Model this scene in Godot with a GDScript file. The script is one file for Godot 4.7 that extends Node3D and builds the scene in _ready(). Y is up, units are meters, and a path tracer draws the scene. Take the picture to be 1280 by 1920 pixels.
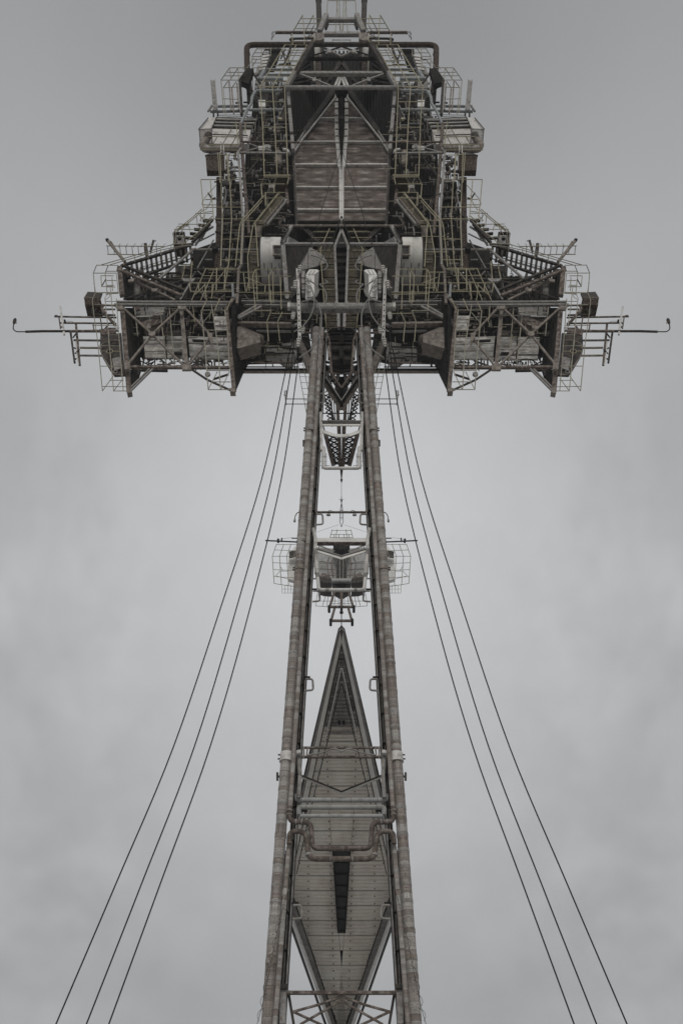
extends Node3D
# A weathered industrial tower seen from the ground: two pipe legs, a head of platforms and pipework, a gallery behind.
# Outlines are written as photo pixels plus a depth behind the tower's front plane (metres) and turned into points of the world by P().
const TILT := 40.0
const FL := 2059.0
const D0 := 36.0
const EYE := Vector3(0, 1.6, 0)
var S := 1.0            # +1 builds the left half, -1 its twin on the right
var side := "left"
var gal := false        # depths are measured from the gallery's sloping plane
var cur: Node3D
var cur_sym := false
var shift := 0.0
var counts := {}
var rng := RandomNumberGenerator.new()
var M := {}
var VV: PackedVector3Array
var NN: PackedVector3Array
var UU: PackedVector2Array
var pd := 0.0

func _ready():
	rng.seed = 4711
	var cam := Camera3D.new()
	cam.name = "camera"
	cam.position = EYE
	cam.rotation_degrees = Vector3(TILT, 0, 0)
	cam.fov = rad_to_deg(2.0 * atan(960.0 / FL))
	cam.near = 0.1
	cam.far = 6000.0
	add_child(cam)
	cam.current = true
	var we := WorldEnvironment.new()
	we.name = "world_environment"
	var env := Environment.new()
	env.background_mode = Environment.BG_SKY
	var sky := Sky.new()
	var pm := PanoramaSkyMaterial.new()
	pm.panorama = sky_picture()
	pm.energy_multiplier = 1.0
	sky.sky_material = pm
	env.sky = sky
	env.tonemap_mode = Environment.TONE_MAPPER_LINEAR
	env.tonemap_exposure = 1.0
	env.sdfgi_enabled = true
	env.ssao_enabled = true
	env.ssil_enabled = true
	env.fog_enabled = true
	env.fog_density = 0.00055
	env.fog_light_color = Color(0.80, 0.81, 0.82)
	we.environment = env
	add_child(we)
	var sun := DirectionalLight3D.new()
	sun.name = "overcast_sun"
	sun.light_energy = 0.4
	sun.light_color = Color(1.0, 0.98, 0.95)
	sun.light_angular_distance = 25.0
	sun.shadow_enabled = true
	sun.rotation_degrees = Vector3(-32, 0, 0)
	add_child(sun)
	make_materials()
	build_ground()
	build_gallery()
	build_legs()
	build_far_mast()
	build_head_centre()
	build_upper()
	build_middle()
	build_wing()
	build_cables()

func sky_picture() -> ImageTexture:
	var w := 1024
	var h := 512
	var img := Image.create(w, h, false, Image.FORMAT_RGBF)
	var n := FastNoiseLite.new()
	n.seed = 12
	n.noise_type = FastNoiseLite.TYPE_SIMPLEX_SMOOTH
	n.frequency = 1.6
	n.fractal_octaves = 5
	n.fractal_gain = 0.5
	n.domain_warp_enabled = true
	n.domain_warp_amplitude = 0.35
	n.domain_warp_frequency = 1.1
	for y in h:
		var el := (0.5 - (y + 0.5) / h) * PI
		for x in w:
			var az := ((x + 0.5) / w - 0.5) * TAU
			var dir := Vector3(absf(sin(az)) * cos(el), sin(el), cos(az) * cos(el))
			var e := rad_to_deg(el)
			# distance on the sphere from the thin, bright part of the cloud deck
			var away := rad_to_deg(dir.angle_to(Vector3(0, sin(deg_to_rad(37.0)), -cos(deg_to_rad(37.0)))))
			var v := 0.648 + 0.136 * exp(-pow(away / 16.0, 2.0)) - 0.085 * smoothstep(46.0, 64.0, e) + 0.045 * smoothstep(0.08, 0.26, absf(dir.x))* smoothstep(40.0, 58.0, e)
			# cloud sheets lie flat, so they are sampled on a plane overhead
			var q := dir / maxf(dir.y + 0.18, 0.12)
			var c := n.get_noise_3d(q.x * 1.1 + 3.0, q.z * 0.8 - 7.0, 0.0)
			var c2 := n.get_noise_3d(q.x * 3.0 - 11.0, q.z * 2.2 + 5.0, 4.0)
			var wisp := smoothstep(0.10, 0.22, absf(dir.x)) * smoothstep(48.0, 36.0, e)
			v += 0.034 * c * smoothstep(64.0, 30.0, e) + (0.014 + 0.055 * wisp) * c2 * smoothstep(70.0, 30.0, e) + 0.012 * c
			if el < 0.0:
				v = 0.42
			v = pow(clampf(v, 0.0, 1.0), 2.2)
			img.set_pixel(x, y, Color(v * 0.975, v * 0.995, v * 1.018))
	return ImageTexture.create_from_image(img)

# ---------------------------------------------------------------- materials
func ramp(cols: Array) -> Gradient:
	var g := Gradient.new()
	var offs := PackedFloat32Array()
	var cc := PackedColorArray()
	for c in cols:
		offs.append(c[0])
		cc.append(Color(c[1], c[2], c[3]).linear_to_srgb())
	g.offsets = offs
	g.colors = cc
	return g

func noise_tex(sd: int, freq: float, cols: Array, stretch := false, octaves := 5) -> Texture2D:
	var n := FastNoiseLite.new()
	n.seed = sd
	n.frequency = freq
	n.fractal_octaves = octaves
	n.fractal_gain = 0.62
	n.domain_warp_enabled = true
	n.domain_warp_amplitude = 18.0
	n.domain_warp_frequency = 0.02
	var t := NoiseTexture2D.new()
	t.width = 512
	t.height = 512
	t.seamless = true
	t.noise = n
	t.color_ramp = ramp(cols)
	return t

func normal_tex(sd: int, freq: float, bump := 3.0) -> Texture2D:
	var n := FastNoiseLite.new()
	n.seed = sd
	n.frequency = freq
	n.fractal_octaves = 4
	var t := NoiseTexture2D.new()
	t.width = 256
	t.height = 256
	t.seamless = true
	t.as_normal_map = true
	t.bump_strength = bump
	t.noise = n
	return t

func mat(called: String, tex: Texture2D, sc: float, rough := 0.8, metal := 0.0, nrm: Texture2D = null, stretch := Vector3.ONE):
	var m := StandardMaterial3D.new()
	m.resource_name = called
	m.albedo_texture = tex
	m.roughness = rough
	m.metallic = metal
	m.metallic_specular = 0.3
	m.uv1_triplanar = true
	m.uv1_world_triplanar = true
	m.uv1_scale = stretch * sc
	m.vertex_color_use_as_albedo = true
	if nrm:
		m.normal_enabled = true
		m.normal_texture = nrm
		m.normal_scale = 0.5
	M[called] = m

func make_materials():
	var nm := normal_tex(3, 0.03)
	# each ramp: base paint, then dirt, then rust at the noise's tail
	mat("dark", noise_tex(11, 0.012, [[0.00, 0.030, 0.029, 0.028], [0.45, 0.055, 0.053, 0.052], [0.62, 0.073, 0.066, 0.060], [0.80, 0.096, 0.076, 0.063], [1.00, 0.147, 0.130, 0.118]]), 0.35, 0.8, 0.0, nm)
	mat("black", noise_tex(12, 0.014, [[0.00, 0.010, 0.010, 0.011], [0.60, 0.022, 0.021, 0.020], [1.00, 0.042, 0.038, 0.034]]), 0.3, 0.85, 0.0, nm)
	mat("grey", noise_tex(13, 0.012, [[0.00, 0.111, 0.102, 0.094], [0.30, 0.222, 0.210, 0.200], [0.55, 0.299, 0.294, 0.289], [0.72, 0.344, 0.344, 0.338], [0.86, 0.222, 0.166, 0.133], [1.00, 0.111, 0.077, 0.061]]), 0.4, 0.7, 0.0, nm)
	mat("pale", noise_tex(14, 0.010, [[0.00, 0.253, 0.234, 0.216], [0.30, 0.506, 0.493, 0.474], [0.60, 0.658, 0.658, 0.645], [0.85, 0.582, 0.557, 0.531], [1.00, 0.304, 0.228, 0.177]]), 0.3, 0.65, 0.0, nm)
	mat("bluegrey", noise_tex(15, 0.012, [[0.00, 0.164, 0.173, 0.177], [0.40, 0.259, 0.280, 0.289], [0.75, 0.310, 0.332, 0.341], [1.00, 0.173, 0.147, 0.121]]), 0.4, 0.6, 0.0, nm)
	mat("rust", noise_tex(16, 0.016, [[0.00, 0.055, 0.048, 0.045], [0.40, 0.109, 0.089, 0.079], [0.60, 0.175, 0.146, 0.131], [0.80, 0.245, 0.216, 0.198], [1.00, 0.344, 0.322, 0.307]]), 0.4, 0.85, 0.0, nm)
	mat("tan", noise_tex(17, 0.014, [[0.00, 0.102, 0.092, 0.081], [0.40, 0.204, 0.179, 0.162], [0.70, 0.287, 0.255, 0.230], [1.00, 0.377, 0.356, 0.335]]), 0.35, 0.8, 0.0, nm)
	mat("yellow", noise_tex(18, 0.02, [[0.00, 0.136, 0.121, 0.097], [0.35, 0.294, 0.270, 0.193], [0.70, 0.406, 0.376, 0.271], [1.00, 0.500, 0.482, 0.404]]), 0.6, 0.7)
	mat("railgrey", noise_tex(19, 0.02, [[0.00, 0.135, 0.124, 0.101], [0.40, 0.284, 0.270, 0.222], [0.75, 0.405, 0.384, 0.324], [1.00, 0.540, 0.526, 0.486]]), 0.6, 0.7)
	mat("rusty_box", noise_tex(20, 0.03, [[0.00, 0.019, 0.018, 0.017], [0.42, 0.043, 0.034, 0.030], [0.55, 0.102, 0.073, 0.057], [0.72, 0.143, 0.121, 0.106], [1.00, 0.213, 0.191, 0.176]]), 0.5, 0.9, 0.0, nm)
	mat("brownpanel", streak_picture(5, [[0.00, 0.044, 0.039, 0.034], [0.35, 0.100, 0.082, 0.074], [0.60, 0.162, 0.135, 0.120], [0.80, 0.231, 0.204, 0.187], [1.00, 0.335, 0.314, 0.299]]), 0.12, 0.85, 0.0, nm)
	mat("ochre", noise_tex(22, 0.02, [[0.00, 0.054, 0.048, 0.037], [0.50, 0.108, 0.095, 0.071], [0.80, 0.154, 0.137, 0.107], [1.00, 0.203, 0.189, 0.156]]), 0.4, 0.85)
	mat("planks", streak_picture(9, [[0.00, 0.180, 0.171, 0.162], [0.35, 0.378, 0.369, 0.351], [0.65, 0.558, 0.549, 0.531], [1.00, 0.720, 0.711, 0.693]]), 0.3, 0.8, 0.0, nm)
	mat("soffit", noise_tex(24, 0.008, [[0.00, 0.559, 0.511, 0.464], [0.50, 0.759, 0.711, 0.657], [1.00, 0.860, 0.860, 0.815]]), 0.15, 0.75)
	mat("white", noise_tex(25, 0.008, [[0.00, 0.375, 0.353, 0.331], [0.22, 0.640, 0.629, 0.613], [0.70, 0.791, 0.789, 0.773], [1.00, 0.684, 0.662, 0.629]]), 0.18, 0.6, 0.0, nm)
	mat("rubber", noise_tex(26, 0.02, [[0.00, 0.010, 0.010, 0.010], [1.00, 0.021, 0.021, 0.022]]), 0.5, 0.6)
	mat("hose", noise_tex(27, 0.02, [[0.0, .16, .155, .15], [1.0, .28, .275, .265]]), 0.5, 0.6)
	mat("porcelain", noise_tex(28, 0.02, [[0.0, .45, .44, .42], [1.0, .66, .65, .63]]), 0.5, 0.25)
	mat("concrete", noise_tex(29, 0.02, [[0.00, 0.336, 0.330, 0.319], [0.50, 0.448, 0.440, 0.426], [1.00, 0.538, 0.529, 0.515]]), 0.05, 0.9)
	mat("soffit_dark", noise_tex(31, 0.01, [[0.00, 0.177, 0.170, 0.163], [0.50, 0.245, 0.238, 0.229], [1.00, 0.299, 0.292, 0.283]]), 0.2, 0.8)  # soffit colour with the shade under the eaves painted in
	mat("zinc", noise_tex(32, 0.012, [[0.0, .20, .195, .19], [0.35, .34, .345, .345], [0.75, .41, .42, .42], [1.0, .26, .24, .22]]), 0.35, 0.6, 0.0, nm)
	mat("glass_dark", noise_tex(30, 0.01, [[0.0, .020, .022, .024], [1.0, .045, .048, .050]]), 0.3, 0.25)
	var p := StandardMaterial3D.new()
	p.resource_name = "banded_pipe"
	p.albedo_texture = pipe_picture(77)
	p.roughness = 0.75
	p.metallic_specular = 0.3
	p.vertex_color_use_as_albedo = true
	p.normal_enabled = true
	p.normal_texture = nm
	p.normal_scale = 0.25
	M["pipe"] = p

func streak_picture(sd: int, cols: Array) -> Texture2D:
	# long horizontal weathering streaks broken by finer blotches
	var g := ramp(cols)
	var n := FastNoiseLite.new()
	n.seed = sd
	n.frequency = 0.006
	n.fractal_octaves = 5
	n.fractal_gain = 0.65
	var img := Image.create(512, 512, false, Image.FORMAT_RGB8)
	for y in 512:
		for x in 512:
			# folded so that the edges meet
			var fx := absf(x - 256.0)
			var fy := absf(y - 256.0)
			var v := 0.5 + 0.7 * n.get_noise_2d(fx * 1.1, fy * 3.6) + 0.5 * n.get_noise_2d(fx * 2.4 + 900.0, fy * 2.4) + 0.35 * n.get_noise_2d(fx * 1.6 + 77.0, fy * 20.0)
			img.set_pixel(x, y, g.sample(clampf(v, 0.0, 1.0)))
	return ImageTexture.create_from_image(img)

func pipe_picture(sd: int) -> Texture2D:
	# 16 m of pipe: bands of wrapping in pinkish brown, grey and pale paint, seams, runs and chips
	var r := RandomNumberGenerator.new()
	r.seed = sd
	var n := FastNoiseLite.new()
	n.seed = sd
	n.frequency = 0.02
	n.fractal_octaves = 4
	n.fractal_gain = 0.6
	var img := Image.create(128, 2048, false, Image.FORMAT_RGB8)
	var tones := [Color(0.257, 0.226, 0.210), Color(0.293, 0.264, 0.248), Color(0.232, 0.200, 0.184), Color(0.351, 0.334, 0.318), Color(0.268, 0.240, 0.224), Color(0.246, 0.211, 0.194), Color(0.379, 0.367, 0.352), Color(0.282, 0.254, 0.238)]
	var y := 0
	while y < 2048:
		var hgt := r.randi_range(10, 60)
		var tone: Color = tones[r.randi_range(0, 7)]
		var ph := r.randf() * 100.0
		for k in hgt:
			if y + k >= 2048:
				break
			var t := float(k) / hgt
			var seam := 1.0
			if k < 2:
				seam = 0.62
			elif k < 4:
				seam = 1.12
			for x in 128:
				var fx := absf(x - 64.0)
				var a := n.get_noise_2d(fx * 0.8 + ph * 10.0, (y + k) * 2.2)
				var run := n.get_noise_2d(fx * 4.5 + 310.0, (y + k) * 0.22 + 500.0)
				var chip := n.get_noise_2d(fx * 5.0 + 3000.0, (y + k) * 6.0)
				var b := (0.97 + 0.34 * a - 0.6 * maxf(run, 0.0)) * seam
				if chip > 0.34:
					b *= 0.45
				if run < -0.32:
					b *= 1.18
				var c := tone * clampf(b, 0.3, 1.4)
				c.a = 1.0
				img.set_pixel(x, y + k, c.linear_to_srgb())
		y += hgt
	return ImageTexture.create_from_image(img)

# ---------------------------------------------------------------- from photo pixels to the world
func gal_d(y: float) -> float:
	var t := tan(deg_to_rad(TILT) + atan((960.0 - y) / FL))
	var h0 := 39.0 * tan(deg_to_rad(TILT) + atan((960.0 - 1170.0) / FL))
	var h1 := 66.0 * tan(deg_to_rad(TILT) + atan((960.0 - 1997.0) / FL))
	var m := (h1 - h0) / 27.0
	return (h0 - m * 39.0) / (t - m) - D0

func depth_of(y: float, d: float) -> float:
	var a := deg_to_rad(TILT)
	return (D0 + d) / (cos(a) - (960.0 - y) / FL * sin(a))

func P(x: float, y: float, d: float) -> Vector3:
	if gal:
		d += gal_d(y)
	var a := deg_to_rad(TILT)
	var v := (960.0 - y) / FL
	return EYE + Vector3(S * (x - 639.5) / FL, sin(a) + v * cos(a), -cos(a) + v * sin(a)) * depth_of(y, d)

func scale_at(p: Vector3) -> float:   # metres per photo pixel there
	var a := deg_to_rad(TILT)
	return (p - EYE).dot(Vector3(0, sin(a), -cos(a))) / FL

func pts(line: String, d: float) -> PackedVector3Array:
	var out := PackedVector3Array()
	var h := 0.0
	for tok in line.strip_edges().split(" ", false):
		var f := tok.split(",")
		var dd := d
		if f.size() > 2:
			if f[2] == "=":   # level with the point before
				dd = h / tan(deg_to_rad(TILT) + atan((960.0 - float(f[1])) / FL)) - D0
			else:
				dd = float(f[2])
		var p := P(float(f[0]), float(f[1]), dd)
		h = p.y - EYE.y
		out.append(p)
	return out

func lines(spec: String, d: float) -> Array:
	var out := []
	for l in spec.split(";", false):
		var t := l.strip_edges()
		if t == "":
			continue
		if t.begins_with("="):      # crosses the axis: the left half and its mirror image in one piece
			S = 1.0
			var a := pts(t.substr(1), d)
			var b := a.duplicate()
			for i in range(a.size() - 1, -1, -1):
				if absf(a[i].x) > 0.02:
					b.append(Vector3(-a[i].x, a[i].y, a[i].z))
			out.append(b)
		elif cur_sym:
			for s: float in [1.0, -1.0]:
				S = s
				out.append(pts(t, d))
			S = 1.0
		else:
			out.append(pts(t, d))
	return out

# ---------------------------------------------------------------- things and parts
func numbered(parent: Node, called: String) -> String:
	var key := str(parent.get_instance_id()) + called
	var n: int = counts.get(key, 0)
	counts[key] = n + 1
	return called if n == 0 else "%s_%03d" % [called, n]

func thing(called: String, label: String, category: String, group := "", sym := false):
	cur = Node3D.new()
	cur.name = numbered(self, called)
	cur.set_meta("label", label.replace("{s}", side))
	cur.set_meta("category", category)
	if group != "":
		cur.set_meta("group", group)
	add_child(cur)
	cur_sym = sym
	shift = 0.0

func done():
	# puts the thing's origin at its base
	var first := true
	var box := AABB()
	for c in cur.get_children():
		var b: AABB = (c as MeshInstance3D).mesh.get_aabb()
		b.position += c.position
		box = b if first else box.merge(b)
		first = false
	if first:
		cur.free()
		return
	if cur.get_child_count() == 1:
		var only := cur.get_child(0) as MeshInstance3D
		if only.get_child_count() == 0:
			cur.remove_child(only)
			for k in cur.get_meta_list():
				only.set_meta(k, cur.get_meta(k))
			var nm := String(cur.name)
			cur.free()
			only.name = nm
			add_child(only, true)
			return
	var base := Vector3(box.position.x + box.size.x / 2, box.position.y, box.position.z + box.size.z / 2)
	cur.position = base
	for c in cur.get_children():
		c.position -= base

func both(f: Callable):
	for s: float in [1.0, -1.0]:
		S = s
		side = "left" if s > 0 else "right"
		f.call()
	S = 1.0
	side = "left"

func commit(called: String, m: String, parent: Node3D = null, tone := 0.14) -> MeshInstance3D:
	var lo := VV[0]
	var hi := VV[0]
	for v in VV:
		lo = lo.min(v)
		hi = hi.max(v)
	var mid := (lo + hi) / 2
	var vs := PackedVector3Array()
	vs.resize(VV.size())
	for i in VV.size():
		vs[i] = VV[i] - mid
	var cc := PackedColorArray()
	cc.resize(VV.size())
	var g := 1.0 + rng.randf_range(-tone, tone)
	cc.fill(Color(g, g * rng.randf_range(0.985, 1.0), g * rng.randf_range(0.96, 1.0)))
	var arr := []
	arr.resize(Mesh.ARRAY_MAX)
	arr[Mesh.ARRAY_VERTEX] = vs
	arr[Mesh.ARRAY_NORMAL] = NN
	arr[Mesh.ARRAY_TEX_UV] = UU
	arr[Mesh.ARRAY_COLOR] = cc
	var am := ArrayMesh.new()
	am.add_surface_from_arrays(Mesh.PRIMITIVE_TRIANGLES, arr)
	am.surface_set_material(0, M[m])
	var o := MeshInstance3D.new()
	o.mesh = am
	var par: Node3D = parent if parent else cur
	o.name = numbered(par, called)
	o.position = mid
	if par is MeshInstance3D:
		o.position = mid - par.position
	par.add_child(o, true)
	VV = PackedVector3Array()
	NN = PackedVector3Array()
	UU = PackedVector2Array()
	return o

func tri(a: Vector3, b: Vector3, c: Vector3, na: Vector3, nb: Vector3, nc: Vector3, ua := Vector2.ZERO, ub := Vector2.ZERO, uc := Vector2.ZERO):
	if (c - a).cross(b - a).dot(na + nb + nc) < 0.0:
		VV.append_array([a, c, b])
		NN.append_array([na, nc, nb])
		UU.append_array([ua, uc, ub])
	else:
		VV.append_array([a, b, c])
		NN.append_array([na, nb, nc])
		UU.append_array([ua, ub, uc])

func quad(a: Vector3, b: Vector3, c: Vector3, d: Vector3, n: Vector3):
	tri(a, b, c, n, n, n)
	tri(a, c, d, n, n, n)

func rounded(p: PackedVector3Array, r: float) -> PackedVector3Array:
	if r <= 0.0 or p.size() < 3:
		return p
	var out := PackedVector3Array([p[0]])
	for i in range(1, p.size() - 1):
		var a := p[i - 1] - p[i]
		var b := p[i + 1] - p[i]
		var rr := minf(r, minf(a.length(), b.length()) * 0.48)
		var s := p[i] + a.normalized() * rr
		var e := p[i] + b.normalized() * rr
		for k in 7:
			var t := k / 6.0
			out.append(s.lerp(p[i], t).lerp(p[i].lerp(e, t), t))
	out.append(p[p.size() - 1])
	return out

func add_tube(p: PackedVector3Array, r0: float, r1: float, sides := 8, cap := true):
	var t := (p[1] - p[0]).normalized()
	var u := t.cross(Vector3.UP if absf(t.y) < 0.9 else Vector3.RIGHT).normalized()
	var total := 0.0
	for i in range(1, p.size()):
		total += p[i].distance_to(p[i - 1])
	var run := 0.0
	var off := rng.randf()
	var prev := []
	var prev_n := []
	var prev_v := 0.0
	for i in p.size():
		if i > 0:
			run += p[i].distance_to(p[i - 1])
		var tt := (p[mini(i + 1, p.size() - 1)] - p[maxi(i - 1, 0)]).normalized()
		u = (u - tt * u.dot(tt)).normalized()
		var w := tt.cross(u)
		var r := lerpf(r0, r1, run / maxf(total, 0.0001))
		var ring := []
		var nn := []
		for k in sides + 1:
			var a := TAU * (k % sides) / sides
			var n := u * cos(a) + w * sin(a)
			nn.append(n)
			ring.append(p[i] + n * r)
		var v := run / 16.0 + off
		if i > 0:
			for k in sides:
				var k0 := float(k) / sides
				var k1 := float(k + 1) / sides
				tri(prev[k], ring[k], ring[k + 1], prev_n[k], nn[k], nn[k + 1], Vector2(k0, prev_v), Vector2(k0, v), Vector2(k1, v))
				tri(prev[k], ring[k + 1], prev[k + 1], prev_n[k], nn[k + 1], prev_n[k + 1], Vector2(k0, prev_v), Vector2(k1, v), Vector2(k1, prev_v))
		if cap and (i == 0 or i == p.size() - 1):
			var n := -tt if i == 0 else tt
			for k in range(1, sides - 1):
				tri(ring[0], ring[k], ring[k + 1], n, n, n, Vector2(0.1, v), Vector2(0.1, v), Vector2(0.1, v))
		prev = ring
		prev_n = nn
		prev_v = v

func tube(called: String, spec: String, w: float, m: String, d := 0.0, bend := 0.0, sides := 6, w1 := -1.0, parent: Node3D = null) -> MeshInstance3D:
	var o: MeshInstance3D
	for p: PackedVector3Array in lines(spec, d):
		var s := scale_at(p[0])
		var e := scale_at(p[p.size() - 1])
		if w1 < 0.0:
			e = s * 0.5 + e * 0.5
			s = e
		add_tube(rounded(p, bend * s), w * s / 2, (w if w1 < 0.0 else w1) * e / 2, sides)
		o = commit(called, m, parent)
	return o

func add_bar(a: Vector3, b: Vector3, w: float, t: float, prof := "box"):
	var ax := (b - a).normalized()
	var nz := Vector3(0, 0, 1)
	nz = (nz - ax * nz.dot(ax))
	if nz.length() < 0.2:
		nz = Vector3(0, 1, 0) - ax * ax.y
	nz = nz.normalized()
	var sx := ax.cross(nz).normalized()
	var out := []
	if prof == "i":     # flanges at both edges, the web set back
		var f := minf(w * 0.18, t * 0.3)
		out = [[-w / 2, t / 2], [-w / 2 + f, t / 2], [-w / 2 + f, t * 0.08], [w / 2 - f, t * 0.08], [w / 2 - f, t / 2], [w / 2, t / 2], [w / 2, -t / 2], [w / 2 - f, -t / 2], [w / 2 - f, -t * 0.08], [-w / 2 + f, -t * 0.08], [-w / 2 + f, -t / 2], [-w / 2, -t / 2]]
	else:
		var c := minf(w, t) * 0.12
		out = [[-w / 2 + c, t / 2], [w / 2 - c, t / 2], [w / 2, t / 2 - c], [w / 2, -t / 2 + c], [w / 2 - c, -t / 2], [-w / 2 + c, -t / 2], [-w / 2, -t / 2 + c], [-w / 2, t / 2 - c]]
	var poly := PackedVector2Array()
	for q in out:
		poly.append(Vector2(q[0], q[1]))
	for i in out.size():
		var q0 := poly[i]
		var q1 := poly[(i + 1) % out.size()]
		var en := Vector2(-(q1 - q0).y, (q1 - q0).x).normalized()
		var n := sx * en.x + nz * en.y
		if Geometry2D.is_point_in_polygon((q0 + q1) / 2 + en * 0.0005, poly):
			n = -n
		var p0 := sx * q0.x + nz * q0.y
		var p1 := sx * q1.x + nz * q1.y
		quad(a + p0, a + p1, b + p1, b + p0, n)
	var ids := Geometry2D.triangulate_polygon(poly)
	for i in range(0, ids.size(), 3):
		var r := []
		for k in 3:
			r.append(sx * poly[ids[i + k]].x + nz * poly[ids[i + k]].y)
		tri(a + r[0], a + r[1], a + r[2], -ax, -ax, -ax)
		tri(b + r[0], b + r[1], b + r[2], ax, ax, ax)

func beam(called: String, spec: String, w: float, m: String, d := 0.0, t := -1.0, prof := "box", parent: Node3D = null) -> MeshInstance3D:
	var o: MeshInstance3D
	for p: PackedVector3Array in lines(spec, d):
		for i in p.size() - 1:
			var s := scale_at((p[i] + p[i + 1]) / 2)
			add_bar(p[i], p[i + 1], w * s, (w if t < 0.0 else t) * s, prof)
			o = commit(called, m, parent)
	return o

func newell(p: PackedVector3Array) -> Vector3:
	var n := Vector3.ZERO
	for i in p.size():
		n += p[i].cross(p[(i + 1) % p.size()])
	return n.normalized()

func add_plate(p: PackedVector3Array, th: float):
	var n := newell(p)
	var mid := Vector3.ZERO
	for q: Vector3 in p:
		mid += q / p.size()
	if n.dot(EYE - mid) < 0.0:
		n = -n
	var u := (p[1] - p[0]).normalized()
	var w := n.cross(u)
	var flat := PackedVector2Array()
	for q: Vector3 in p:
		flat.append(Vector2((q - mid).dot(u), (q - mid).dot(w)))
	var ids := Geometry2D.triangulate_polygon(flat)
	var back := -n * th
	for i in range(0, ids.size(), 3):
		tri(p[ids[i]], p[ids[i + 1]], p[ids[i + 2]], n, n, n)
		tri(p[ids[i]] + back, p[ids[i + 1]] + back, p[ids[i + 2]] + back, -n, -n, -n)
	for i in p.size():
		var a := p[i]
		var b := p[(i + 1) % p.size()]
		var e := (b - a).cross(n).normalized()
		var f := Vector2(e.dot(u), e.dot(w))
		var q := (flat[i] + flat[(i + 1) % p.size()]) / 2
		if Geometry2D.is_point_in_polygon(q + f * 0.003, flat):
			e = -e
		quad(a, b, b + back, a + back, e)

func plate(called: String, spec: String, m: String, d := 0.0, th := 0.06, parent: Node3D = null) -> MeshInstance3D:
	var o: MeshInstance3D
	for p: PackedVector3Array in lines(spec, d):
		add_plate(p, th)
		o = commit(called, m, parent)
	return o

func corrugated(called: String, spec: String, n: int, m: String, d := 0.0, amp := 0.08, parent: Node3D = null, k_per := 4) -> MeshInstance3D:
	# a quad of profiled sheet: the folds run from the edge AB to the edge DC
	var o: MeshInstance3D
	for p: PackedVector3Array in lines(spec, d):
		var nrm := newell(p)
		if nrm.dot(EYE - p[0]) < 0.0:
			nrm = -nrm
		var prof := [0.0, 1.0, 1.0, 0.0]
		var offs := [0.0, 0.14, 0.5, 0.64]
		var prev := []
		for i in n + 1:
			for k in 4:
				if i == n and k > 0:
					break
				var t: float = (i + offs[k]) / n
				var h: Vector3 = nrm * amp * prof[k]
				var a := p[0].lerp(p[1], t) + h
				var b := p[3].lerp(p[2], t) + h
				if prev.size() > 0:
					var fn: Vector3 = (a - prev[0]).cross(b - a).normalized()
					if fn.dot(nrm) < 0.0:
						fn = -fn
					quad(prev[0], a, b, prev[1], fn)
				prev = [a, b]
		o = commit(called, m, parent, 0.05)
	return o

func planks(called: String, spec: String, n: int, m: String, d := 0.0, th := 0.12, tone := 0.2):
	# boards laid one above the other between the edges AD and BC, each a little proud or back
	for p: PackedVector3Array in lines(spec, d):
		var nrm := newell(p)
		if nrm.dot(EYE - p[0]) < 0.0:
			nrm = -nrm
		for i in n:
			var t0 := (i + 0.04) / n
			var t1 := (i + 0.96) / n
			var h := nrm * rng.randf_range(-0.05, 0.05)
			add_plate(PackedVector3Array([p[0].lerp(p[3], t0) + h, p[1].lerp(p[2], t0) + h, p[1].lerp(p[2], t1) + h, p[0].lerp(p[3], t1) + h]), th)
			commit(called, m, null, tone)

func disc(called: String, x: float, y: float, r: float, m: String, d := 0.0, th := 0.15, sides := 14, parent: Node3D = null) -> MeshInstance3D:
	var o: MeshInstance3D
	for s in ([1.0, -1.0] if cur_sym else [S]):
		var keep := S
		S = s
		var c := P(x, y, d)
		S = keep
		add_tube(PackedVector3Array([c + Vector3(0, 0, th / 2), c - Vector3(0, 0, th / 2)]), r * scale_at(c), r * scale_at(c), sides)
		o = commit(called, m, parent)
	return o

func hoop(called: String, x: float, y: float, r: float, w: float, m: String, d := 0.0, parent: Node3D = null):
	var c := P(x, y, d)
	var s := scale_at(c)
	var p := PackedVector3Array()
	for k in 17:
		p.append(c + Vector3(cos(TAU * k / 16.0), sin(TAU * k / 16.0), 0) * r * s)
	add_tube(p, w * s / 2, w * s / 2, 5, false)
	commit(called, m, parent)

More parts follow.
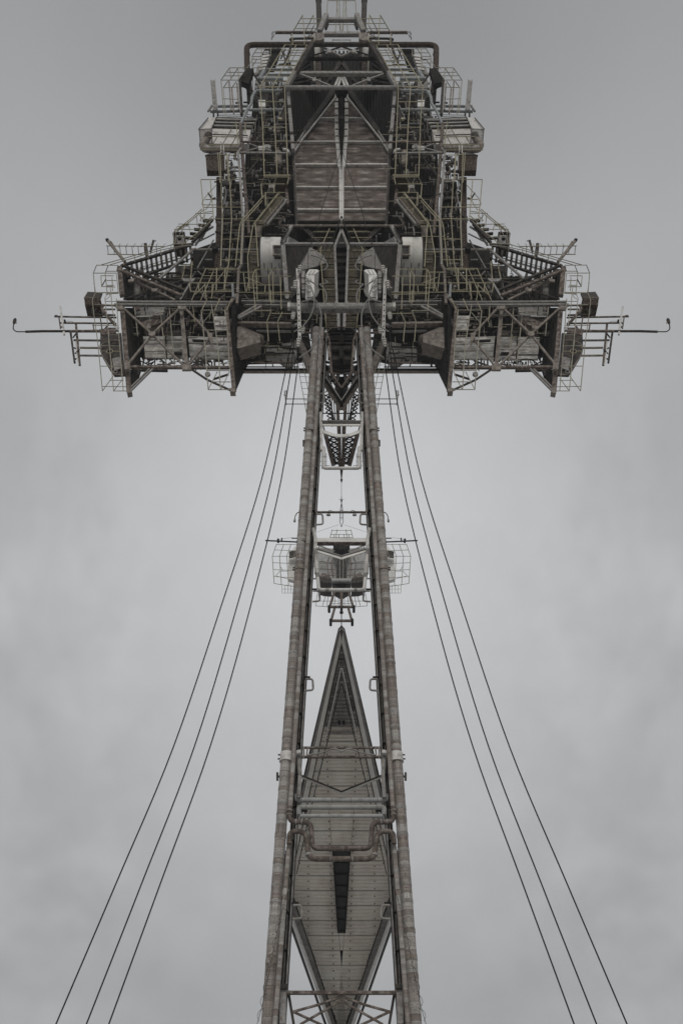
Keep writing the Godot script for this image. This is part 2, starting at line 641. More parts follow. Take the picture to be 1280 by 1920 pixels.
func lathe(called: String, spec: String, prof: Array, m: String, d := 0.0, sides := 12, parent: Node3D = null) -> MeshInstance3D:
	# prof: [share of the way, radius in pixels] along a two-point line
	var o: MeshInstance3D
	for p: PackedVector3Array in lines(spec, d):
		var ax := (p[1] - p[0])
		var t := ax.normalized()
		var u := t.cross(Vector3.UP if absf(t.y) < 0.9 else Vector3.RIGHT).normalized()
		var w := t.cross(u)
		var s := scale_at(p[0])
		for i in prof.size() - 1:
			for k in sides:
				var a0 := TAU * k / sides
				var a1 := TAU * (k + 1) / sides
				var d0 := u * cos(a0) + w * sin(a0)
				var d1 := u * cos(a1) + w * sin(a1)
				var b0 := p[0] + ax * float(prof[i][0])
				var b1 := p[0] + ax * float(prof[i + 1][0])
				var r0 := float(prof[i][1]) * s
				var r1 := float(prof[i + 1][1]) * s
				var sl := Vector2(b0.distance_to(b1), r0 - r1).normalized()
				var n0 := (d0 * sl.x + t * sl.y).normalized()
				var n1 := (d1 * sl.x + t * sl.y).normalized()
				tri(b0 + d0 * r0, b1 + d0 * r1, b1 + d1 * r1, n0, n0, n1)
				tri(b0 + d0 * r0, b1 + d1 * r1, b0 + d1 * r0, n0, n1, n1)
		for e in [0, prof.size() - 1]:
			var b := p[0] + ax * float(prof[e][0])
			var r := float(prof[e][1]) * s
			var n := -t if e == 0 else t
			for k in sides:
				var a0 := TAU * k / sides
				var a1 := TAU * (k + 1) / sides
				tri(b, b + (u * cos(a0) + w * sin(a0)) * r, b + (u * cos(a1) + w * sin(a1)) * r, n, n, n)
		o = commit(called, m, parent)
	return o

const INSUL := [[0.0, 1.5], [0.12, 1.5], [0.15, 4.2], [0.25, 4.4], [0.28, 2.0], [0.4, 2.0], [0.43, 4.2], [0.53, 4.4], [0.56, 2.0], [0.68, 2.0], [0.71, 4.0], [0.82, 4.0], [0.85, 1.6], [1.0, 1.6]]

func clutter(x0: float, y0: float, x1: float, y1: float, d0: float, d1: float, n: int, mats: Array, w0 := 1.6, w1 := 5.0):
	# small pipes, brackets and valve bodies packed into a bay of the tower
	for i in n:
		var x := rng.randf_range(x0, x1)
		var y := rng.randf_range(y0, y1)
		var d := rng.randf_range(d0, d1)
		var w := rng.randf_range(w0, w1)
		var m: String = mats[rng.randi_range(0, mats.size() - 1)]
		var kind := rng.randf()
		var c := P(x, y, d)
		var s := scale_at(c)
		if kind < 0.62:
			var l := rng.randf_range(8, 30)
			var horiz := rng.randf() < 0.55
			var dir := Vector3(1, 0, 0) if horiz else Vector3(0, 1, 0)
			if rng.randf() < 0.2:
				dir = Vector3(rng.randf_range(-1, 1), rng.randf_range(-1, 1), 0).normalized()
			var a := c - dir * l * s / 2
			var b := c + dir * l * s / 2
			if rng.randf() < 0.5:
				add_tube(PackedVector3Array([a, b]), w * s / 2, w * s / 2, 7)
				commit("pipe", m)
			elif rng.randf() < 0.5:
				var b2 := b + (Vector3(0, 1, 0) if horiz else Vector3(1, 0, 0)) * rng.randf_range(-12, 12) * s
				add_tube(rounded(PackedVector3Array([a, b, b2]), w * 1.4 * s), w * s / 2, w * s / 2, 7)
				commit("pipe_bend", m)
			else:
				add_bar(a, b, w * s, w * s, "i")
				commit("bracket", m)
		elif kind < 0.82:
			add_bar(c - Vector3(0, w * 0.8 * s, 0), c + Vector3(0, w * 0.8 * s, 0), w * 1.5 * s, w * 1.2 * s)
			commit("valve_box", m)
		else:
			var ax := Vector3(1, 0, 0) if rng.randf() < 0.5 else Vector3(0, 0, 1)
			add_tube(PackedVector3Array([c - ax * w * 0.4 * s, c + ax * w * 0.4 * s]), w * 0.9 * s, w * 0.9 * s, 10)
			commit("flange", m)

func conduits(x0: float, y0: float, x1: float, y1: float, d0: float, d1: float, n: int):
	# thin cable runs, handrails and hangers that criss-cross a bay, each square to the tower
	var mats := ["railgrey", "grey", "rust", "yellow", "dark", "tan"]
	for i in n:
		var d := rng.randf_range(d0, d1)
		var w := rng.randf_range(0.9, 1.9)
		var m: String = mats[rng.randi_range(0, 5)]
		var p := P(rng.randf_range(x0, x1), rng.randf_range(y0, y1), d)
		var s := scale_at(p)
		var l := rng.randf_range(10, 36) * s
		var up := rng.randf() < 0.5
		var e := p + (Vector3(0, l, 0) if up else Vector3(S * l, 0, 0))
		var line := PackedVector3Array([p, e])
		if rng.randf() < 0.4:
			line.append(e + (Vector3(rng.randf_range(-14, 14) * s, 0, 0) if up else Vector3(0, rng.randf_range(-14, 14) * s, 0)))
		add_tube(rounded(line, 2.0 * s), w * s / 2, w * s / 2, 5)
		commit("conduit", m)

# ---------------------------------------------------------------- the place
func build_ground():
	var g := MeshInstance3D.new()
	g.name = "ground"
	var pl := PlaneMesh.new()
	pl.size = Vector2(5000, 5000)
	g.mesh = pl
	g.material_override = M["concrete"]
	g.set_meta("kind", "structure")
	add_child(g)

func xe(y: float) -> float:
	return 640.0 - 0.242 * (y - 1170.0) if y < 1666.0 else 520.0 + 0.362 * (y - 1666.0)

func fmt(a: Array) -> String:
	var out := ""
	for q in a:
		out += "%.2f,%.2f " % [q[0], q[1]]
	return out

func build_gallery():
	gal = true
	thing("overhead_gallery", "long pointed grey gallery hanging behind the two pipe legs, its ribbed underside seen from below", "gallery", "", true)
	plate("edge_plate", "637,1186 639.4,1204 620,1290 541,1666 529,1666 611,1300", "white", -0.3, 0.12)
	beam("inner_edge", "638.5,1212 542.5,1662", 1.1, "dark", -0.1, 4.0)
	beam("edge_girder", "637,1180 527,1666", 2.0, "grey", -0.2, 10.0)
	beam("edge_girder", "526,1666 612,1903; 612,1903 634,1966", 3.0, "pale", -0.3, 20.0)
	plate("edge_plate", "527,1668 542,1668 592,1806 592,1811 576,1805; 576.3,1806 592,1812 617,1886 605,1886; 605.3,1887 617.4,1887 637,1948 632,1962", "grey", -0.1, 0.15)
	beam("inner_edge", "542,1664 618,1890; 618,1890 637,1945", 1.6, "black", 0.1, 14.0)
	beam("edge_flange", "637.5,1176 522,1664; 521,1668 632,1984", 2.4, "dark", 0.7, 14.0)
	for r in 74:     # clips along the scalloped outer edge
		var y := 1186.0 + r * 6.4
		var x := xe(y)
		beam("edge_clip", fmt([[x - 1.6, y + 1.4], [x + 1.4, y]]), 1.7, "dark", 0.2, 6.0)
	for r in 28:
		var y0 := 1194.0 + r * 28.0
		var y1 := y0 + 27.4
		if y1 > 1950:
			break
		var a := xe(y0) + (9.0 if y0 < 1664 else 21.0)
		var b := xe(y1) + (9.0 if y1 < 1668 else 21.0)
		# shade beside the upper edges is painted in as darker sheets
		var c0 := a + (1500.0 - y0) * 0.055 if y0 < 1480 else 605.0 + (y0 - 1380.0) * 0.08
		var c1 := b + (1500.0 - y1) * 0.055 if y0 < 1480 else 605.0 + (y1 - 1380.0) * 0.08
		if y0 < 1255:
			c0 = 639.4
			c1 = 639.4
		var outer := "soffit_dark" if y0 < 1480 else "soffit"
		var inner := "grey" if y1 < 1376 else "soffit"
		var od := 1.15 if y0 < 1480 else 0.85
		if maxf(a, b) < minf(c0, c1) - 1.0:
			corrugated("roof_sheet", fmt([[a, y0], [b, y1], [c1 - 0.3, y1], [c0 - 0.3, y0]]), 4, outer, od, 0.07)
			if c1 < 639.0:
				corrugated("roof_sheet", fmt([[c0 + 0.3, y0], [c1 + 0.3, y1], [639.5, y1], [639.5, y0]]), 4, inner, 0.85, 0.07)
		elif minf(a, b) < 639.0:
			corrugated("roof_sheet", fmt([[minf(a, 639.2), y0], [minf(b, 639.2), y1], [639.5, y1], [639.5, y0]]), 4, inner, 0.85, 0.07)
		beam("purlin", "=" + fmt([[maxf(b, 560.0), y1 + 0.3]]), 0.9, "grey", 0.84, 1.2)
	for s: float in [1.0, -1.0]:     # trestle posts down to the ground
		S = s
		var top := P(529, 1666, 0.3)
		add_bar(Vector3(top.x, 0, top.z), top, 0.22, 0.3, "i")
		commit("trestle_post", "dark")
	S = 1.0
	plate("roof_deck", "=639.5,1180 528,1666 634,1960", "dark", 1.5, 0.1)
	# screw heads in rows, too small to pick apart
	for s: float in [1.0, -1.0]:
		S = s
		for r in 44:
			var y := 1330.0 + r * 14.0
			for off: float in [16.0 + (1780.0 - y) * 0.03, 62.0]:
				var x: float = 639.5 - off
				if x > xe(y) + 12.0:
					var c := P(x, y, 0.72)
					add_tube(PackedVector3Array([c, c + Vector3(0, -0.04, 0.02)]), 0.028, 0.028, 6)
	S = 1.0
	commit("screw_heads", "black").set_meta("kind", "stuff")
	# the narrow strip of dark glazing
	var f0 := 1597.0
	for k in 7:
		var ya := f0 + k * 21.4 + 1.0
		var yb := f0 + (k + 1) * 21.4 - 1.0
		var ha := 15.0 - (ya - f0) * 0.058
		var hb := 15.0 - (yb - f0) * 0.058
		plate("window_pane", "=" + fmt([[639.5 - ha, ya], [639.5 - hb, yb]]), "glass_dark", 0.56, 0.03)
		beam("window_bar", "=" + fmt([[639.5 - hb, yb + 1.0]]), 1.6, "black", 0.5, 3.0)
	beam("window_frame", "623.5,1595 633,1748", 2.4, "black", 0.5, 5.0)
	beam("window_sill", "=622,1595; =632,1748", 2.6, "dark", 0.5, 5.0)
	disc("soffit_lamp", 635.5, 1355, 2.6, "black", 0.6, 0.2)
	beam("cross_beam", "=612,1374", 4.0, "grey", 0.55, 6.0)
	beam("cross_beam", "=621,1236", 2.0, "dark", 0.55, 4.0)
	done()
	thing("conduit_track", "pair of thin wires with rungs strung in an upside-down V beneath the pointed gallery", "cable tray", "", true)
	tube("wire", "638.5,1253 611,1380 578,1530 549,1640", 2.2, "pale", -0.6, 0.0, 5)
	tube("inner_wire", "638.5,1281 616,1380 590,1482 575,1548 555,1640", 1.8, "black", -0.6, 0.0, 5)
	for k in 16:
		var y := 1300.0 + k * 21.0
		var xa := 638.5 - (y - 1253.0) * 0.2185
		var xb := 638.5 - (y - 1281.0) * 0.228
		tube("rung", fmt([[xa, y], [xb, y - 5 + 10 * (k % 2)]]), 1.3, "black", -0.6, 0.0, 4)
	done()
	gal = false

func to_ground(a: Vector3, b: Vector3) -> Vector3:
	var t := (0.0 - a.y) / (b.y - a.y)
	return a.lerp(b, t)

func leg_pipe(x0: float, y0: float, x1: float, y1: float, d: float, w: float, m: String, called: String, bands: int, ground := true, lo := 0.0):
	var a := P(x0, y0, d)
	var b := P(x1, y1, d)
	var e := to_ground(a, b) if ground else b
	var r := w * scale_at(a) / 2
	var dir := (e - a).normalized()
	add_tube(PackedVector3Array([a, a.lerp(e, 0.5), e]), r, r, 20)
	commit(called, m, null, 0.03)
	var total := a.distance_to(b)
	var s := 0.6
	for k in bands:
		s += rng.randf_range(0.6, 1.4) * total / bands
		if s > total - 0.3:
			break
		var c := a + dir * s
		var fat := rng.randf_range(1.02, 1.06)
		var l := rng.randf_range(0.03, 0.10)
		add_tube(PackedVector3Array([c - dir * l, c + dir * l]), r * fat, r * fat, 20)
		commit("pipe_band", "tan" if rng.randf() < 0.5 else "grey", null, 0.12)

func collar(x: float, y: float, w: float, l: float, d: float, m: String):
	# a clamp round the outer pipe, in two halves with bolt lugs
	var a := P(591, 640, -0.4)
	var b := P(502, 1900, -0.4)
	var dir := (b - a).normalized()
	var c := P(x, y, d)
	var s := scale_at(c)
	add_tube(PackedVector3Array([c - dir * l * s * 0.5, c + dir * l * s * 0.5]), w * s / 2, w * s / 2 * 0.98, 22)
	commit("clamp_ring", m)
	add_tube(PackedVector3Array([c + dir * l * s * 0.5, c + dir * l * s * 0.72]), w * s / 2 * 1.08, w * s / 2 * 1.08, 22)
	commit("clamp_lip", m)
	for k: float in [-1.0, 1.0]:
		var q := c + Vector3(-S * w * s * 0.58, 0, 0) + dir * k * l * s * 0.28
		add_bar(q - Vector3(2.2 * s, 0, 0), q + Vector3(2.2 * s, 0, 0), 2.4 * s, 2.4 * s)
		commit("bolt", "dark")

func step_loop(x: float, y: float, k: float):
	thing("step_loop", "pipe loop on the {s} column, " + loop_note, "pipe loop", "pipe loops on the two columns")
	tube("loop", fmt([[x - 7 * k, y - 9 * k], [x + 5 * k, y - 9 * k], [x + 6 * k, y + 10 * k], [x - 8 * k, y + 11 * k]]), 3.6 * k, "grey", 0.1, 5.0 * k, 7)
	beam("bracket", fmt([[x - 9 * k, y - 12 * k], [x + 1 * k, y - 12 * k]]), 3.0 * k, "black", 0.2)
	done()

var loop_note := ""

func build_legs():
	both(func():
		thing("leg_pipe", "thick weathered outer pipe of the {s} leg with pinkish brown bands", "pipe", "thick outer leg pipes")
		leg_pipe(592.6, 617, 502, 1900, -0.4, 14.4, "pipe", "pipe_shell", 46)
		done()
		thing("riser_pipe", "slim banded riser pipe just inside the {s} thick leg pipe, above the elbows", "pipe", "slim riser pipes")
		leg_pipe(603.6, 616, 543.2, 1516, -0.6, 6.6, "pipe", "pipe_shell", 22, false)
		done()
		thing("lower_riser_pipe", "slim banded riser pipe inside the {s} thick leg pipe, below the elbows at the bottom", "pipe", "lower riser pipes")
		leg_pipe(541.6, 1578, 516.5, 1900, -0.6, 8.8, "pipe", "pipe_shell", 14)
		done()
		thing("leg_column", "dark steel girder column forming the inner edge of the {s} leg", "column", "girder columns of the legs")
		var a := P(609, 628, 0.7)
		var b := P(529, 1900, 0.7)
		var e := to_ground(a, b)
		var s := scale_at(a)
		add_bar(a, e, 8.6 * s, 30.0 * s, "i")
		commit("girder", "dark")
		var off := Vector3(S * 3.6 * s, 0, 15.5 * s)
		add_bar(a + off, e + off, 1.6 * s, 2.0 * s)
		commit("edge_strip", "grey")
		off = Vector3(S * -1.0 * s, 0, 8.0 * s)
		add_bar(a + off, e + off, 1.2 * s, 1.6 * s)
		commit("cable_duct", "grey")
		for k in 26:
			var c := a.lerp(b, (k + 0.5) / 26.0)
			add_bar(c + Vector3(-3.8 * s, 0, 6 * s), c + Vector3(3.8 * s, 0, 6 * s), 1.2 * s, 12 * s)
			commit("stiffener", "dark")
		done()
		var notes := ["upper grey clamp, level with the pale arched crossbeams", "thin clamp level with the top of the caged platform", "rounded clamp halfway down the caged platform", "broad pale clamp above the three pale cross pipes"]
		var where := [[581.5, 805, 18.5, 11, "grey"], [567, 1016, 17, 5, "tan"], [561.5, 1066, 19.5, 8, "tan"], [536.8, 1419, 24.5, 15, "pale"]]
		for i in 4:
			thing("pipe_clamp", notes[i] + " on the {s} leg pipe", "pipe clamp", "clamps round the leg pipes")
			collar(where[i][0], where[i][1], where[i][2], where[i][3], -0.4, where[i][4])
			done()
		var ln := ["just under the head", "level with the lamp crossbar", "just under the caged platform", "beside the top half of the gallery", "beside the lower tip of the glazing strip"]
		var lp := [[602, 746, 0.9], [599, 973, 1.0], [593, 1117, 1.0], [580, 1283, 1.1], [558, 1709, 1.3]]
		for i in 5:
			loop_note = ln[i]
			step_loop(lp[i][0], lp[i][1], lp[i][2])
		thing("goose_neck_lamp", "small goose-neck lamp curving down outside the {s} leg pipe", "lamp", "goose-neck lamps on the legs")
		tube("arm", "564,960 557,961 553,967 552,973", 1.8, "rust", -0.2, 3.0, 6)
		lathe("lamp_head", "552.3,971 551.5,979", [[0, 0.6], [0.4, 1.6], [0.8, 2.4], [1.0, 1.4]], "grey", -0.2)
		done()
		thing("pipe_bracket", "rusty bracket plate with bolts outside the {s} leg, below its upper clamp", "bracket")
		beam("plate", "568.5,826 568.5,836", 3.4, "dark", -0.4, 4.0)
		beam("arm", "568.5,831 575,831", 3.0, "dark", -0.4, 3.0)
		done()
		thing("pipe_bracket", "rusty bracket plate with bolts outside the {s} leg, below the broad pale clamp", "bracket")
		beam("plate", "519.5,1449 519.5,1463", 4.0, "dark", -0.4, 5.0)
		beam("arm", "519.5,1456 527,1456", 3.6, "dark", -0.4, 3.0)
		done()
		thing("support_post", "pale bent support post on the {s} column beside the pale chevron beam", "bracket", "bent support posts")
		beam("post", "556.5,1409 560.5,1424 562,1455 559,1496", 7.5, "grey", -0.1, 8.0)
		beam("head_plate", "553,1412 563,1410", 7.0, "pale", -0.3, 9.0)
		done()
		thing("support_post", "pale upright plate on the {s} column at the ends of the pale arched crossbeams", "bracket", "upright plates at crossbeams")
		beam("post", "600.5,774 602.5,845", 5.2, "pale", 0.0, 6.0)
		done()
		thing("support_post", "pale upright plate on the {s} column at the end of the platform crossbeam", "bracket", "upright plates at crossbeams")
		beam("post", "587,991 590.5,1010 592,1075", 6.0, "pale", 0.0, 6.0)
		done()
		thing("coiled_wire", "thin loose wire hanging in loops beside the {s} leg near the bottom edge", "wire", "loose wires on the legs")
		tube("wire", "549,1640 530,1700 512,1780 502,1835 489,1895 480,1925", 1.1, "dark", -1.3, 20.0, 5)
		for k in 7:
			var y := 1740.0 + k * 27.0
			var x := 522.0 - k * 5.6
			tube("wire_loop", fmt([[x + 6, y - 12], [x - 4, y - 6], [x - 7, y + 5], [x - 3, y + 12]]), 0.9, "dark", -1.3, 6.0, 4)
		done()
	)
	# what spans the two legs
	thing("lamp_crossbar", "thin rusty crossbar with two small lamps between the legs, below the hanging spike", "crossbar", "", true)
	beam("bar", "=593,960.5", 3.6, "rust", 0.2)
	beam("end_plate", "593,957 593,964", 3.0, "rust", 0.1)
	tube("lamp_stem", "613,962 616,957 621,957 623,961", 1.0, "dark", 0.1, 2.0, 5)
	lathe("lamp_head", "611,965.5 619,965.5", [[0, 1.2], [0.3, 2.6], [0.8, 2.6], [1, 1.0]], "grey", 0.0)
	done()
	thing("crossbeam", "pale straight crossbeam across the legs at the top of the caged platform", "beam", "", true)
	beam("beam", "=592,1013.5", 11.0, "white", 0.2, 3.0)
	beam("lower_flange", "=594,1019.5", 2.2, "rust", 0.1, 10.0)
	done()
	thing("chevron_beam", "pale V-shaped beam in front of the caged platform between the legs", "beam", "", true)
	beam("arm", "593,1032 640,1046.5", 7.5, "white", 0.3, 2.5)
	beam("web", "593,1029 640,1043", 2.0, "grey", 0.0, 4.0)
	done()
	thing("bent_pipe", "pale pipe bent into a wide U under the caged platform between the legs", "pipe", "", true)
	tube("pipe", "=590,1025 593,1060 597,1106", 6.4, "pale", -0.2, 7.0, 12)
	tube("pipe_socket", "590,1030 591,1040; 594,1075 594.8,1083; 610,1106 616,1106", 7.4, "grey", -0.2, 0.0, 12)
	done()
	thing("crossbeam", "upper pale arched crossbeam between the legs, flat on top, below the tan V beam", "beam", "", true)
	beam("beam", "=602,795.5", 9.5, "white", 0.3, 2.5)
	beam("flange", "=602,791.5", 1.4, "grey", 0.0, 9.0)
	done()
	thing("chevron_beam", "lower pale crossbeam bent to a shallow V, in front of the dark lattice truss", "beam", "", true)
	beam("arm", "604,809 626,816.5; 626,816.5 640,817.5", 7.6, "white", 0.3, 2.5)
	beam("hanger", "605,798 608,809", 2.4, "grey", 0.3)
	done()
	thing("bent_pipe", "pale square U-shaped pipe below the dark hanging truss", "pipe", "", true)
	tube("pipe", "=605.5,838 606,878", 6.2, "pale", 0.0, 5.0, 12)
	tube("sleeve", "606,840 606,858", 7.6, "pale", 0.0, 0.0, 12)
	done()
	thing("braced_crossbar", "rusty double crossbar with a bent inner brace across the legs at the gallery", "crossbar", "", true)
	beam("upper_bar", "=567,1402", 4.0, "rust", 0.0)
	beam("lower_bar", "=564,1419.5", 4.6, "rust", 0.0)
	beam("end_post", "569,1400 569,1422; 576,1402 574,1419", 3.0, "tan", -0.1)
	tube("brace", "=575,1416 600,1412 622,1404 630,1404 639.5,1410", 3.2, "grey", -0.3, 3.0, 8)
	done()
	thing("chevron_beam", "slender grey V-shaped brace hanging under the rusty double crossbar", "beam", "", true)
	beam("arm", "566,1457 640,1487", 5.0, "white", 0.0, 2.0)
	beam("top_edge", "566,1454.5 640,1484.5", 1.3, "dark", -0.1, 6.0)
	done()
	thing("cross_pipe", "topmost of three pale cross pipes joining the legs", "pipe", "three pale cross pipes", true)
	tube("pipe", "=556,1490 557,1500 570,1500", 9.6, "zinc", 0.2, 7.0, 14)
	tube("joint", "571,1500 573,1500; 621,1500 623,1500", 10.2, "grey", 0.2, 0.0, 14)
	done()
	thing("cross_pipe", "middle of three pale cross pipes, turned down at both ends", "pipe", "three pale cross pipes", true)
	tube("pipe", "=560,1528 559,1513.5 576,1513.5", 9.8, "zinc", 0.0, 7.0, 14)
	tube("joint", "572,1513.5 574,1513.5; 618,1513.5 620,1513.5", 10.4, "grey", 0.0, 0.0, 14)
	done()
	thing("cross_pipe", "lowest of three pale cross pipes, with square dark brackets at its ends", "pipe", "three pale cross pipes", true)
	tube("pipe", "=562,1530", 7.6, "zinc", 0.0, 0.0, 14)
	beam("bracket", "566,1520 576,1520; 572,1516 572,1528", 4.0, "dark", 0.1)
	beam("end_post", "564.5,1515 563.5,1536", 5.0, "zinc", 0.2)
	done()
	thing("crossover_pipe", "upper of two brown pipes looping in a wide U across the legs", "pipe", "U-shaped crossover pipes", true)
	tube("pipe", "=543.5,1512 541.5,1541 582,1541.5 585,1591", 9.6, "rust", -0.6, 13.0, 14)
	tube("flange", "553,1541 555,1541; 564,1541.3 566,1541.3", 11.6, "grey", -0.6, 0.0, 14)
	tube("hoop", "542.5,1518 542.2,1521; 542.1,1526 542,1529", 11.6, "tan", -0.6, 0.0, 14)
	done()
	thing("crossover_pipe", "lower of two brown pipes looping in a wide U across the legs", "pipe", "U-shaped crossover pipes", true)
	tube("pipe", "=541.3,1582 543,1558.5 572,1558.5 578.5,1610.5", 10.4, "rust", -0.8, 15.0, 14)
	tube("flange", "577,1600 577.6,1604; 618,1610.5 620,1610.5", 12.4, "grey", -0.8, 0.0, 14)
	done()
	thing("bottom_crossbeam", "rusty straight crossbeam with X braces under it near the bottom edge", "beam", "", true)
	beam("beam", "=537,1861.5", 6.6, "rust", 0.3)
	beam("brace", "549,1897 596,1884 640,1868; 549,1897 610,1925; 562,1921 640,1876", 4.2, "rust", 0.4)
	beam("end_post", "541,1866 550,1920", 5.0, "dark", 0.5)
	tube("bolt_plate", "540,1861.5 543,1861.5", 9.0, "rust", 0.2, 0.0, 8)
	done()
	both(func():
		thing("column_shoe", "pale rectangular shoe plate on the {s} column beside the rusty bottom crossbeam", "bracket", "shoe plates on the columns")
		beam("plate", "531,1847 529,1920", 12.0, "grey", -0.1, 6.0)
		beam("cap", "525,1850 538,1850", 9.0, "dark", -0.2, 8.0)
		done()
	)

func grid(called: String, x0: float, y0: float, x1: float, y1: float, nx: int, ny: int, lean: float, m: String, d: float, w := 1.3, x_taper := 0.0):
	for i in nx + 1:
		var x := lerpf(x0, x1, float(i) / nx)
		tube("bar", fmt([[x, y0], [x + lean, y1]]), w, m, d, 0.0, 4)
	for j in ny + 1:
		var t := float(j) / ny
		tube("rail", fmt([[x0 + lean * t, lerpf(y0, y1, t)], [x1 + lean * t, lerpf(y0, y1, t)]]), w, m, d, 0.0, 4)

func build_far_mast():
	var d := 60.0
	thing("distant_mast", "distant pale mast head with planked cab and dark bucket-like ends, seen between the legs", "mast", "", true)
	lathe("needle", "639.5,1108 639.5,2600,60", [[0, 2.6], [0.02, 2.2], [0.03, 0.9], [1, 1.2]], "grey", d)
	plate("back_wall", "=594,1028 597,1097", "zinc", d + 4.0, 0.3)
	planks("plank", "597,1040 612,1042 613,1092 599,1092", 4, "zinc", d + 2.0, 0.3, 0.1)
	planks("plank", "616,1044 631,1046 631,1090 617,1090", 4, "zinc", d + 2.2, 0.3, 0.1)
	plate("core", "=632,1044 630,1066 632,1086", "dark", d + 1.0, 1.5)
	beam("yoke", "=545,1062; =552,1085", 2.2, "grey", d + 4.6)
	beam("core_rib", "636,1046 636.5,1086", 1.4, "grey", d + 0.8)
	plate("machine_house", "=624,1020 628,1026 634,1030", "black", d, 2.0)
	beam("truss_chord", "594,1021 626,1034; 594,1027 624,1036", 1.6, "grey", d)
	for k in 7:
		beam("truss_web", fmt([[596 + k * 4.4, 1021 + k * 1.7], [598.5 + k * 4.4, 1030 + k * 1.2]]), 1.2, "dark", d)
		beam("truss_web", fmt([[600.4 + k * 4.4, 1022 + k * 1.7], [597 + k * 4.4, 1029 + k * 1.2]]), 1.0, "railgrey", d)
	beam("cab_post", "616,1044 613,1058 616,1085; 624,1046 621,1058 624,1085", 2.0, "rust", d)
	tube("cab_rail", "597,1056 631,1057; 597,1068 631,1068; 597,1079 631,1079", 1.2, "tan", d, 0.0, 5)
	plate("bucket_lip", "598,1081 604,1074 616,1078 621,1086", "rust", d - 2.0, 1.0)
	plate("bucket", "598,1081 621,1085 621,1093 606,1092 598,1089", "dark", d - 3.0, 2.5)
	tube("drum", "=621,1089", 9.0, "zinc", d - 3.0, 0.0, 14)
	plate("keel", "=622,1094 640,1104.5", "dark", d - 3.2, 2.0)
	done()
	thing("distant_rope_frame", "two small brown ladder-like frames hanging below the distant mast head", "frame", "", true)
	beam("leg", "626.5,1109 616.5,1141; 626.5,1141 619.5,1166", 4.2, "rust", d - 6.0)
	beam("crossbar", "=619,1138; =621,1164", 4.4, "rust", d - 6.0)
	beam("top_bar", "=625,1111", 3.6, "dark", d - 6.0)
	disc("foot", 616.3, 1142, 2.6, "black", d - 7.0, 1.0)
	disc("foot", 619.3, 1167, 2.6, "black", d - 7.0, 1.0)
	beam("stub", "=637.5,1110 637.5,1137", 1.5, "dark", d - 6.0)
	plate("stub_plate", "=637,1110 637,1136", "rust", d - 6.5, 1.0)
	lathe("bell", "639.5,1139 639.5,1160", [[0, 1.0], [0.2, 1.2], [0.4, 3.4], [0.5, 3.6], [0.52, 1.0], [1.0, 0.3]], "dark", d - 6.0)
	done()
	both(func():
		thing("distant_guard_cage", "pale wire guard cage with a grey cabin, outside the {s} leg", "cage", "wire cages of the distant mast")
		plate("cabin_wall", "553,1024 560,1022 558,1090 539,1085 540,1043", "white", d + 3.0, 0.6)
		plate("cabin_panel", "541,1034 556,1031 556,1041 542,1044", "dark", d + 2.0, 0.3)
		for k in 4:
			var x := 510.0 + k * 13.5
			tube("bar", fmt([[x + 8, 1020], [x, 1043], [x + 3.5, 1094 + k * 1.5]]), 1.3, "railgrey", d, 0.0, 4)
		tube("rail", "510,1043 560,1043; 514,1031 560,1033; 518,1021 560,1021; 511,1055 560,1057; 511.5,1068 560,1070; 512.5,1081 558,1084; 513.5,1094 556,1101", 1.3, "railgrey", d, 0.0, 4)
		tube("back_rail", "516,1080 524,1071 548,1071; 518,1080 548,1088; 524,1060 530,1071", 1.1, "railgrey", d + 4.0, 0.0, 4)
		done()
		thing("distant_basket", "small pale wire basket under the guard cage outside the {s} leg", "cage", "small wire baskets")
		grid("basket", 528, 1097, 556, 1112, 5, 2, 0.5, "railgrey", d + 8.0, 0.8)
		done()
		thing("distant_crane_arm", "thin dark arm pointing outward past the {s} leg, above the wire guard cage", "arm", "thin arms at the mast")
		beam("arm", "497,1013.5 562,1016.5", 2.2, "black", d)
		beam("upper_arm", "546,1009 562,1009.5", 1.8, "dark", d)
		beam("post", "527,1016 528,1009", 2.4, "dark", d)
		tube("stay", "520,1013 528,1010 546,1008", 0.8, "grey", d, 0.0, 4)
		disc("pulley", 521, 1014, 2.0, "dark", d, 0.6)
		done()
		thing("distant_lower_railing", "pale wire railing below the wide U pipe, {s} of the hanging frames", "railing", "lower wire railings")
		tube("rail", "591,1136 618,1138; 595,1116 632,1116; 592,1127 632,1127; 622,1132 637,1132", 1.3, "railgrey", d + 4.0, 0.0, 4)
		tube("bar", "595,1110 591,1136; 604,1136 612,1110; 616,1110 612,1136; 626,1134 630,1108; 634,1134 634,1110", 1.1, "railgrey", d + 4.0, 0.0, 4)
		done()
	)
	thing("distant_top_basket", "small pale railed basket on top of the platform crossbeam", "cage", "", true)
	tube("rail", "=621,994.5; =619,1002; =618,1008", 1.3, "railgrey", d, 0.0, 4)
	tube("bar", "622,993 618,1009; 631,993 629,1009; 626,1002 625,1009; 635,1002 634,1009", 1.3, "railgrey", d, 0.0, 4)
	done()
	thing("hanging_needle", "slender hanging needle with a kite-shaped lower end on the centre line between the legs", "rod", "", true)
	lathe("spike", "639.5,872 639.5,906", [[0, 3.2], [0.3, 2.6], [0.75, 1.0], [0.8, 2.2], [0.86, 2.0], [1.0, 0.3]], "rust", 6.0)
	tube("wire", "639.5,905 639.5,976", 0.8, "tan", 6.0, 0.0, 5)
	lathe("fitting", "639.5,930 639.5,948", [[0, 0.5], [0.4, 0.9], [0.5, 2.0], [0.6, 0.9], [1, 0.7]], "rust", 6.0)
	tube("tick", "=634.5,936.5", 0.9, "rust", 6.0, 0.0, 4)
	tube("kite", "638.7,946 636.6,962 636.3,978 639.3,988", 1.2, "dark", 6.0, 0.0, 5)
